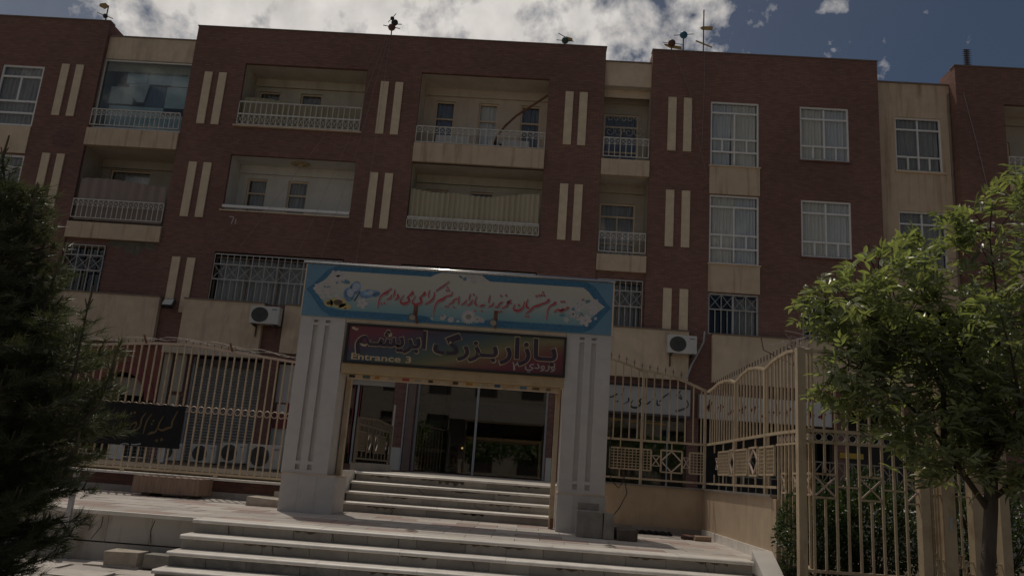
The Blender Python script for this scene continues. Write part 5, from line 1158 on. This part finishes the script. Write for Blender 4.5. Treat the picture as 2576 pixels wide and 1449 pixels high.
for i in (1, 5, 9):
    ua, ub = 2.87+i*gap, 2.87+(i+2)*gap
    if i == 9: ub = 4.18
    q = MB(); q.bar(ptF(ua,1.36),ptF(ub,1.585),.016); q.bar((ua,FF-.004,1.585),(ub,FF-.004,1.36),.014); obj('cross', q, TAN_P, ff)
    [obj('cross_rail', MB().bar(ptF(ua,zc),ptF(ub,zc),.022), TAN, ff) for zc in (1.36,1.6)]
for i in (3, 7): obj('short_rail', MB().bar(ptF(2.87+i*gap,1.48), ptF(2.87+(i+2)*gap,1.48), .018), TAN, ff)
sc = MB()
for i in range(20):
    u = 2.9+i*.058; pts = [(u+.029*math.cos(a*math.pi/6), FF, .60-.035*math.sin(a*math.pi/6)) for a in range(7)]; sc.tube(pts, .006, 4)
obj('scroll_band', sc, TAN, ff)
# gate posts right of the front fence
gp = T('side_gate', 'tan metal side gate of broad posts with stepped fret bars behind the tree', 'gate', (4.5, FF, .5))
for xa, xb, zt in ((4.075,4.17,2.95),(4.30,4.425,2.95),(4.60,4.71,2.95),(4.88,4.975,2.9)):
    obj('post', MB().box(xa, xb, FF-.05, FF+.07, .3, zt), TAN, gp)
for u in (4.205,4.24,4.27,4.50,4.805): obj('bar', MB().bar(ptF(u,.3), ptF(u,2.6), .02), TAN, gp)
[obj('rail', MB().bar(ptF(ua,zc), ptF(ub,zc), .018), TAN, gp) for ua, ub, zc in ((4.17,4.30,1.47),(4.425,4.60,1.47),(4.17,4.88,2.6))]
ft = MB()
for u0_, u1_ in ((4.17,4.30),(4.425,4.60),(4.71,4.88)):
    w = u1_-u0_
    for a, c, z in ((0,.55,.88),(.4,1,.82),(0,.5,.76),(.5,1,.70),(.1,.6,.66),(.3,.9,.58),(0,.5,.52)): ft.bar(ptF(u0_+w*a,z), ptF(u0_+w*c,z), .014)
    for a, z0, z1 in ((.25,.76,.88),(.6,.70,.84),(.4,.52,.66),(.75,.58,.72)): ft.bar(ptF(u0_+w*a,z0), ptF(u0_+w*a,z1), .014)
obj('fret_bars', ft, TAN, gp)
obj('small_plate', MB().box(4.352,4.386,FF-.056,FF-.051,1.12,1.26), GREYM, gp)
# fence of the shops seen through the bars
bf = T('courtyard_rail', 'grey iron rail with small crosses in the courtyard behind the street fence', 'railing', (5, 15.5, 1.2))
q = MB()
for z in (1.25,1.62,2.0): q.bar((3.6,15.5,z),(8.5,15.5,z),.025)
for i in range(36): q.bar((3.6+i*.14,15.5,1.25),(3.6+i*.14,15.5,2.0),.014)
for i in range(17): q.bar((3.6+i*.28,15.5,1.62),(3.88+i*.28,15.5,2.0),.012); q.bar((3.6+i*.28,15.51,2.0),(3.88+i*.28,15.51,1.62),.012)
obj('rail_bars', q, P('dull_rail_paint', (.17,.15,.13), .6, .2), bf)
cable('black cable looping down the right pillar to the concrete blocks', [(1.22,GY+.2,2.2),(1.215,GY+.1,1.6),(1.23,GY-.02,1.38),(1.35,GY-.0,1.27),(1.42,GY+.05,1.36),(1.42,GY+.05,1.5),(1.48,GY,1.2),(1.36,GY-.1,.98),(1.24,GY-.3,.86)], .008, CABLEB)

# gallery sign with Persian script (on the shop right of the gate)
SHP_S=[[(4.059,4.055,0.016),(3.929,3.968,0.044),(3.815,3.867,0.034)],[(3.816,3.82,0.031),(3.747,3.784,0.028)],[(3.677,3.811,0.031),(3.689,3.672,0.05),(3.751,3.668,0.039)],[(3.609,4.009,0.023),(3.575,3.819,0.05)],[(3.484,3.766,0.031),(3.408,3.699,0.05),(3.316,3.661,0.023)],[(3.232,3.858,0.023),(3.157,3.759,0.062),(3.191,3.668,0.047),(3.071,3.551,0.062),(2.931,3.557,0.059),(2.881,3.631,0.039),(2.955,3.761,0.019)],[(2.82,3.806,0.05),(2.816,3.72,0.039),(2.679,3.633,0.016)],[(2.661,4.1,0.023),(2.622,3.894,0.05)],[(2.465,3.914,0.047),(2.374,3.845,0.05),(2.266,3.806,0.039)]]
SHP_D=[(2.412,3.692,0.062),(2.489,3.697,0.062)]
SWIRL=[[(4.361,4.123,0.047),(4.286,3.993,0.054),(4.413,3.893,0.047),(4.364,4.014,0.039)],[(4.521,3.916,0.023),(4.601,3.797,0.039),(4.588,3.672,0.039),(4.435,3.584,0.062),(4.266,3.526,0.077)]]
gs = T('gallery_sign', 'grey white shop sign with dark green Persian script behind the right fence', 'sign', (3.4, 23.9, 3.4))
obj('panel', MB().box(1.9, 4.67, 23.9, 24.3, 3.40, 4.19), P('sign_grey_white', (.44,.43,.41), .6, .06, 2), gs)
obj('top_trim', MB().box(1.9, 4.69, 23.86, 24.3, 4.191, 4.235), BLACK, gs); obj('bottom_trim', MB().box(1.9, 4.69, 23.87, 24.3, 3.33, 3.399), DKBR, gs)
q = MB(); q2 = MB()
for s in SHP_S: stroke(q, s, 23.895)
for d_ in SHP_D: dotd(q, d_, 23.895)
for s in SWIRL: stroke(q2, s, 23.895)
obj('script', q, P('script_green', (.03,.05,.045), .6, .2), gs); obj('emblem', q2, P('emblem_brown', (.11,.10,.085), .6, .3), gs)

# ------------------------------------------------------------------ plants
def leaflet(b, base, d, nrm, L, w):
    """pointed leaf of four faces folded along its midrib"""
    s_ = d.cross(nrm).normalized(); n0 = len(b.v); up = nrm*L*.05; tip = base + d*L - nrm*L*.12
    m1, m2 = base + d*L*.35 + up*.2, base + d*L*.68
    b.v += [tuple(base), tuple(m1+s_*w+up), tuple(m2+s_*w*.7+up), tuple(tip), tuple(m2-s_*w*.7+up), tuple(m1-s_*w+up), tuple(m1-up*.5), tuple(m2-up*.5)]
    b.f += [(n0,n0+1,n0+6),(n0+1,n0+2,n0+7,n0+6),(n0+2,n0+3,n0+7),(n0,n0+6,n0+5),(n0+6,n0+7,n0+4,n0+5),(n0+7,n0+3,n0+4)]
def rv(s=1.): return Vector((random.gauss(0,s), random.gauss(0,s), random.gauss(0,s)))
def compound(b, p, d, up, L, n=5):
    d = d.normalized(); side = d.cross(up).normalized(); nr = side.cross(d).normalized()
    leaflet(b, p+d*L*.9, (d*1+nr*-.15).normalized(), nr, L, L*.145)
    for i in range((n-1)//2):
        t = .25+.35*i
        for s_ in (1,-1): leaflet(b, p+d*L*t, (d*.75+side*s_*.8+nr*random.uniform(-.3,.1)).normalized(), (nr+rv(.18)).normalized(), L*(.95-.12*i), L*.135)
rnd_ = random.Random(3); random.seed(11)
ash = T('ash_tree', 'young broadleaf tree with pointed compound leaves at the right edge', 'tree', (3.7, 6.8, 0))
def limb(b, pts, r0, r1): b.tube([Vector(p) for p in pts], r0, 8, r1)
tb = MB(); limb(tb, [(3.70,6.8,0),(3.73,6.8,.5),(3.75,6.8,.9),(3.82,6.82,1.4),(3.84,6.82,1.7)], .065, .052)
obj('trunk', tb, BARK, ash, smooth=True)
limbs = [[(3.80,6.82,1.35),(3.60,6.78,1.62),(3.42,6.74,1.86),(3.22,6.7,2.08),(2.95,6.66,2.3),(2.6,6.6,2.45)], [(3.84,6.82,1.7),(3.78,6.8,2.3),(3.55,6.75,2.8),(3.3,6.7,3.1),(2.9,6.7,3.2)], [(3.84,6.82,1.7),(3.95,6.82,2.4),(3.98,6.8,3.1),(3.95,6.8,3.7)], [(3.84,6.82,1.7),(4.15,6.9,2.2),(4.45,6.95,3.0),(4.55,6.95,3.8),(4.6,6.95,4.2)], [(3.82,6.8,1.45),(4.1,6.7,1.72),(4.5,6.6,2.0),(4.9,6.5,2.2)], [(3.42,6.74,1.86),(3.42,6.7,2.3),(3.2,6.6,2.65),(2.7,6.55,2.9),(2.4,6.55,2.98)], [(3.84,6.85,1.7),(3.9,7.2,2.3),(3.7,7.4,2.9)], [(3.84,6.8,1.75),(3.9,6.45,2.2),(3.7,6.2,2.6)], [(4.15,6.9,2.2),(4.7,7.0,2.7),(5.1,7.0,3.0)]]
lb = MB()
for l_ in limbs: limb(lb, l_, .026, .006)
anchors = []
for l_ in limbs:
    for i in range(len(l_)-1):
        a, c = Vector(l_[i]), Vector(l_[i+1])
        for _ in range(8):
            t = random.random(); p = a.lerp(c, t)
            if p.z < 1.62: continue
            q = p + Vector((random.uniform(-.42,.42), random.uniform(-.4,.4), random.uniform(-.18,.36)))
            lb.tube([p, p.lerp(q,.5)+rv(.03), q], .006, 4, .0025); anchors.append((q, (q-p).normalized()))
for (px_, pz_) in ((2.30,3.02),(2.42,3.12),(2.55,3.17),(2.42,2.2),(2.5,2.3),(2.36,2.55),(2.9,3.45),(3.0,3.55),(3.3,3.5),(3.55,3.75),(3.95,4.02),(3.85,3.92),(3.7,3.65),(4.3,4.25),(4.25,4.05),(3.15,3.3),(2.75,2.1),(3.0,1.95),(3.35,1.7),(3.5,1.6),(2.95,2.6),(4.2,1.75),(4.5,1.65),(4.4,3.6),(4.35,3.2),(2.5,2.95),(2.62,2.85),(2.75,3.0),(2.6,3.1),(2.85,2.8),(2.95,3.05),(2.5,2.75),(2.7,2.6),(2.6,2.4),(2.75,2.35),(2.9,2.2),(2.85,2.45),(3.05,2.3),(3.1,2.6),(3.15,2.9),(3.0,2.75),(3.2,2.1),(3.3,2.4),(3.1,1.95),(2.7,2.2),(3.35,2.75),(3.3,3.1),(3.5,2.1),(3.5,2.5),(4.0,1.62),(4.2,1.55),(4.35,1.7),(4.6,1.6),(4.8,1.75),(4.5,1.85),(4.05,1.85),(4.75,1.95),(3.55,1.75),(3.7,1.62),(4.9,2.5),(4.7,3.0),(4.8,3.4)):
    q = Vector((px_, 6.75+random.uniform(-.15,.15), pz_)); base = min((Vector(v) for l_ in limbs for v in l_), key=lambda v: (v-q).length)
    lb.tube([base, base.lerp(q,.5)+Vector((0,0,.05)), q], .007, 4, .003); anchors += [(q, (q-base).normalized())]*2
obj('branches', lb, TWIG, ash)
leaves = []
for p, d in anchors:
    for _ in range(random.randint(6,10)):
        q = p + rv(.075); dd = (d*.6 + Vector((random.uniform(-1,1), random.uniform(-1,1), random.uniform(-.35,.75)))).normalized()
        leaves.append((q, dd, random.uniform(.09,.145)))
def outline(p):
    return p.z > 1.42 + max(0, 3.5-p.x)*.5 and p.x > interp([(1.0,3.2),(1.6,3.05),(1.9,2.55),(2.2,2.32),(2.6,2.42),(3.0,2.16),(3.2,2.36),(3.5,2.8),(3.8,3.3),(4.05,3.75),(4.4,4.1),(6,4.8)], p.z)
leaves = [t for t in leaves if outline(t[0]+t[1]*t[2]*1.5) and outline(t[0])]
leaves.sort(key=lambda t: t[0].x - .25*t[0].z + .2*t[0].y)
protos = []
for k in range(8):
    b = MB(); compound(b, Vector((0,0,0)), Vector((1,0,0)), (Vector((0,0,1))+rv(.15)).normalized(), 1, 5); m_ = b.mesh('leaf'); m_.materials.append(LEAF); protos.append(m_)
for i, (q, dd, L) in enumerate(leaves[:300]):
    o = put('leaf', protos[i % 8], None, ash)
    X = dd; Z = (Vector((0,-.25,1))+rv(.45)); Y_ = Z.cross(X).normalized(); Z = X.cross(Y_)
    o.matrix_basis = Matrix(((X.x*L,Y_.x*L,Z.x*L,q.x),(X.y*L,Y_.y*L,Z.y*L,q.y),(X.z*L,Y_.z*L,Z.z*L,q.z),(0,0,0,1)))
fb = MB()
for q, dd, L in leaves[300:]: compound(fb, q, dd, (Vector((0,-.25,1))+rv(.45)).normalized(), L, 5)
tag(obj('foliage', fb, LEAF, ash), kind='stuff')

# pine at the left edge
random.seed(5)
pine = T('pine_tree', 'dark bushy pine tree with upright candles at the left edge', 'tree', (-4.85, 6.8, 0))
tb = MB(); limb(tb, [(-4.85,6.8,0),(-4.86,6.8,1.2),(-4.92,6.8,2.6),(-4.98,6.8,3.7)], .07, .015); obj('trunk', tb, BARK, pine, smooth=True)
nb_ = MB(); wb = MB(); cd = MB()
def tuft(p, d, L, n, spread):
    d = d.normalized(); a = d.cross(Vector((.2,.1,1)))
    if a.length < .1: a = Vector((1,0,0))
    a.normalize(); c = d.cross(a)
    for _ in range(n):
        t = random.uniform(0,2*math.pi); s_ = spread*random.uniform(.35,1.1); dr = (d + (a*math.cos(t)+c*math.sin(t))*s_).normalized()
        st_ = p - d*random.uniform(0,.10); l_ = L*random.uniform(.7,1.15); tip = st_ + dr*l_ + Vector((0,0,-.012)); w = dr.cross(rv()).normalized()*.0026
        n0 = len(nb_.v); nb_.v += [tuple(st_-w), tuple(st_+w), tuple(tip)]; nb_.f.append((n0,n0+1,n0+2))
def rad(z): return interp([(-.1,.8),(.3,.9),(.9,1.05),(1.4,1.16),(1.95,1.08),(2.15,.75),(2.4,.58),(2.8,.5),(3.1,.42),(3.5,.25),(3.9,.06)], z)
z = .12
while z < 3.6:
    R_z = rad(z); nbr = 11 if z < 2.6 else 7
    for k in range(nbr):
        ang = 2*math.pi*(k+random.random()*.8)/nbr + z*2.1; L = R_z*random.uniform(.72,1.05)
        o0 = Vector((-4.85-.035*z, 6.8, z)); dr = Vector((math.cos(ang), math.sin(ang), random.uniform(.05,.38)))
        tip = o0 + dr*L; wb.tube([o0, o0.lerp(tip,.5)+Vector((0,0,-.03)), tip], .014, 5, .005)
        ns = max(2, int(L/.075))
        for j in range(ns):
            t = (j+1)/ns
            if t < .28: continue
            p = o0.lerp(tip, t); tuft(p+rv(.04), dr+rv(.35)+Vector((0,0,.25)), .13, 20, .9)
            for s_ in (1,-1):
                if random.random() < .85:
                    sd = (dr*.6 + Vector((-dr.y, dr.x, .1))*s_*.8).normalized(); ls = random.uniform(.08,.3)*(1.15-t*.5); sd = (sd+Vector((0,0,random.uniform(-.3,.6)))).normalized(); e = p + sd*ls
                    wb.tube([p, e], .005, 4, .003); tuft(e, sd+Vector((0,0,.4)), .125, 30, .75); tuft(p.lerp(e,.5), sd, .12, 18, .9)
        if random.random() < .5: cd.tube([tip, tip+Vector((dr.x*.03,dr.y*.03,.09))], .008, 5, .004)
    z += .115
# upright leaders
for (x0_, z0_, x1_, z1_) in ((-4.12,1.5,-3.93,2.5),(-4.55,2.2,-4.28,2.75),(-4.98,3.3,-4.99,3.85),(-4.7,2.8,-4.62,3.4),(-3.9,1.5,-3.62,1.95),(-5.1,3.0,-5.15,3.6),(-4.2,.9,-3.8,1.25)):
    a, c = Vector((x0_,6.7,z0_)), Vector((x1_,6.6,z1_)); m_ = a.lerp(c,.5)+Vector((.06,0,-.05)); wb.tube([a,m_,c], .016, 5, .007)
    for j in range(9):
        t = .3+.7*j/8; p = a.lerp(c,t)
        for _ in range(3): tuft(p, Vector((random.uniform(-1,1),random.uniform(-1,1),random.uniform(.2,1.1))), .13*(1.15-.4*t), 22, .55)
        for s_ in (1,-1):
            if t < .85:
                e = p+Vector((s_*random.uniform(.08,.2),random.uniform(-.1,.1),random.uniform(.02,.12))); wb.tube([p,e],.004,4); tuft(e, e-p+Vector((0,0,.1)), .115, 26, .7)
    cd.tube([c, c+Vector((.01,0,.12)), c+Vector((.015,0,.21))], .012, 6, .007)
    for s_ in (1,-1): cd.tube([c, c+Vector((s_*.035,0,.09))], .008, 5, .005)
tag(obj('needles', nb_, NEEDLE, pine), kind='stuff'); obj('branches', wb, BARK, pine); obj('candles', cd, CANDLE, pine)

# hedge behind the street fence
random.seed(9)
def bush(name, label, cat, c, r, n, L, mat, seed, kind=None, group=None):
    random.seed(seed); t = T(name, label, cat, (c[0], c[1], c[2]-r[2]), group); b = MB(); w = MB()
    for _ in range(n):
        while True:
            p = Vector((random.uniform(-1,1), random.uniform(-1,1), random.uniform(-1,1)))
            if p.length < 1 and (p.length > .55 or random.random() < .3): break
        k = 1+.22*math.sin(p.x*5+seed)*math.cos(p.z*6+p.y*4)
        q = Vector((c[0]+p.x*r[0]*k, c[1]+p.y*r[1]*k, c[2]+p.z*r[2]*k)); d = (p+rv(.6)+Vector((0,0,.4))).normalized()
        leaflet(b, q, d, (rv(.6)+Vector((0,-.2,1))).normalized(), L*random.uniform(.7,1.3), L*.28)
    for _ in range(18):
        a = random.uniform(0,6.28); w.tube([(c[0],c[1],c[2]-r[2]),(c[0]+.5*r[0]*math.cos(a),c[1]+.5*r[1]*math.sin(a),c[2]),(c[0]+.85*r[0]*math.cos(a),c[1]+.85*r[1]*math.sin(a),c[2]+r[2]*.7)], r[0]*.02, 4, r[0]*.006)
    f_ = obj('foliage', b, mat, t); f_['kind'] = 'stuff'; obj('stems', w, TWIG, t); return t
bush('shrub', 'dark evergreen shrub behind the left half of the street fence', 'shrub', (3.30,9.35,.93), (.46,.45,.52), 5200, .05, HEDGE, 1)
bush('shrub', 'taller dark evergreen shrub behind the right half of the street fence', 'shrub', (3.95,9.5,.98), (.55,.5,.64), 6500, .05, HEDGE, 2)
bush('shrub', 'deep green shrub in the shade behind the side gate posts', 'shrub', (5.3,9.6,.95), (.85,.5,.68), 5000, .055, HEDGE, 3)

# the other side of the street, mirrored in the shop glass
ob_ = T('opposite_building', 'pale building across the street mirrored in the shop glass', 'building', (0,-22,0))
hs_ = []
for i in range(9):
    for z0, z1 in ((1.2,2.6),(4.6,6.0),(7.8,9.2)): hs_.append((-18+i*4.2,-16+i*4.2,z0,z1))
b = MB(); xs = sorted({-24,24}|{v for h in hs_ for v in h[:2]}); zs = sorted({0,10.5}|{v for h in hs_ for v in h[2:]})
for i in range(len(xs)-1):
    for j in range(len(zs)-1):
        mx_, mz_ = (xs[i]+xs[i+1])/2, (zs[j]+zs[j+1])/2
        if not any(h[0]<mx_<h[1] and h[2]<mz_<h[3] for h in hs_): b.quad((xs[i],-22,zs[j]),(xs[i],-22,zs[j+1]),(xs[i+1],-22,zs[j+1]),(xs[i+1],-22,zs[j]))
b.box(-24,24,-30,-22.35,0,10.45); obj('wall', b, OPPC, ob_)
for h in hs_: obj('window', MB().box(h[0],h[1],-22.3,-22.2,h[2],h[3]), DKBR, ob_)
for i, (x, y, z, r) in enumerate(((-9,-14,2.6,1.7),(-4.4,-14.5,2.4,1.5),(.6,-14,2.7,1.8),(5.2,-14.6,2.5,1.6),(10,-14,2.8,1.8))):
    bush('street_tree', ('street tree across the road at the far left','street tree across the road mirrored left of centre','street tree across the road mirrored in the middle','street tree across the road mirrored at right','street tree across the road at the far right')[i], 'tree', (x,y,z+.75), (r*1.75,r,r*.75), 1500, .3, FARLEAF, 20+i, group='trees across the road')
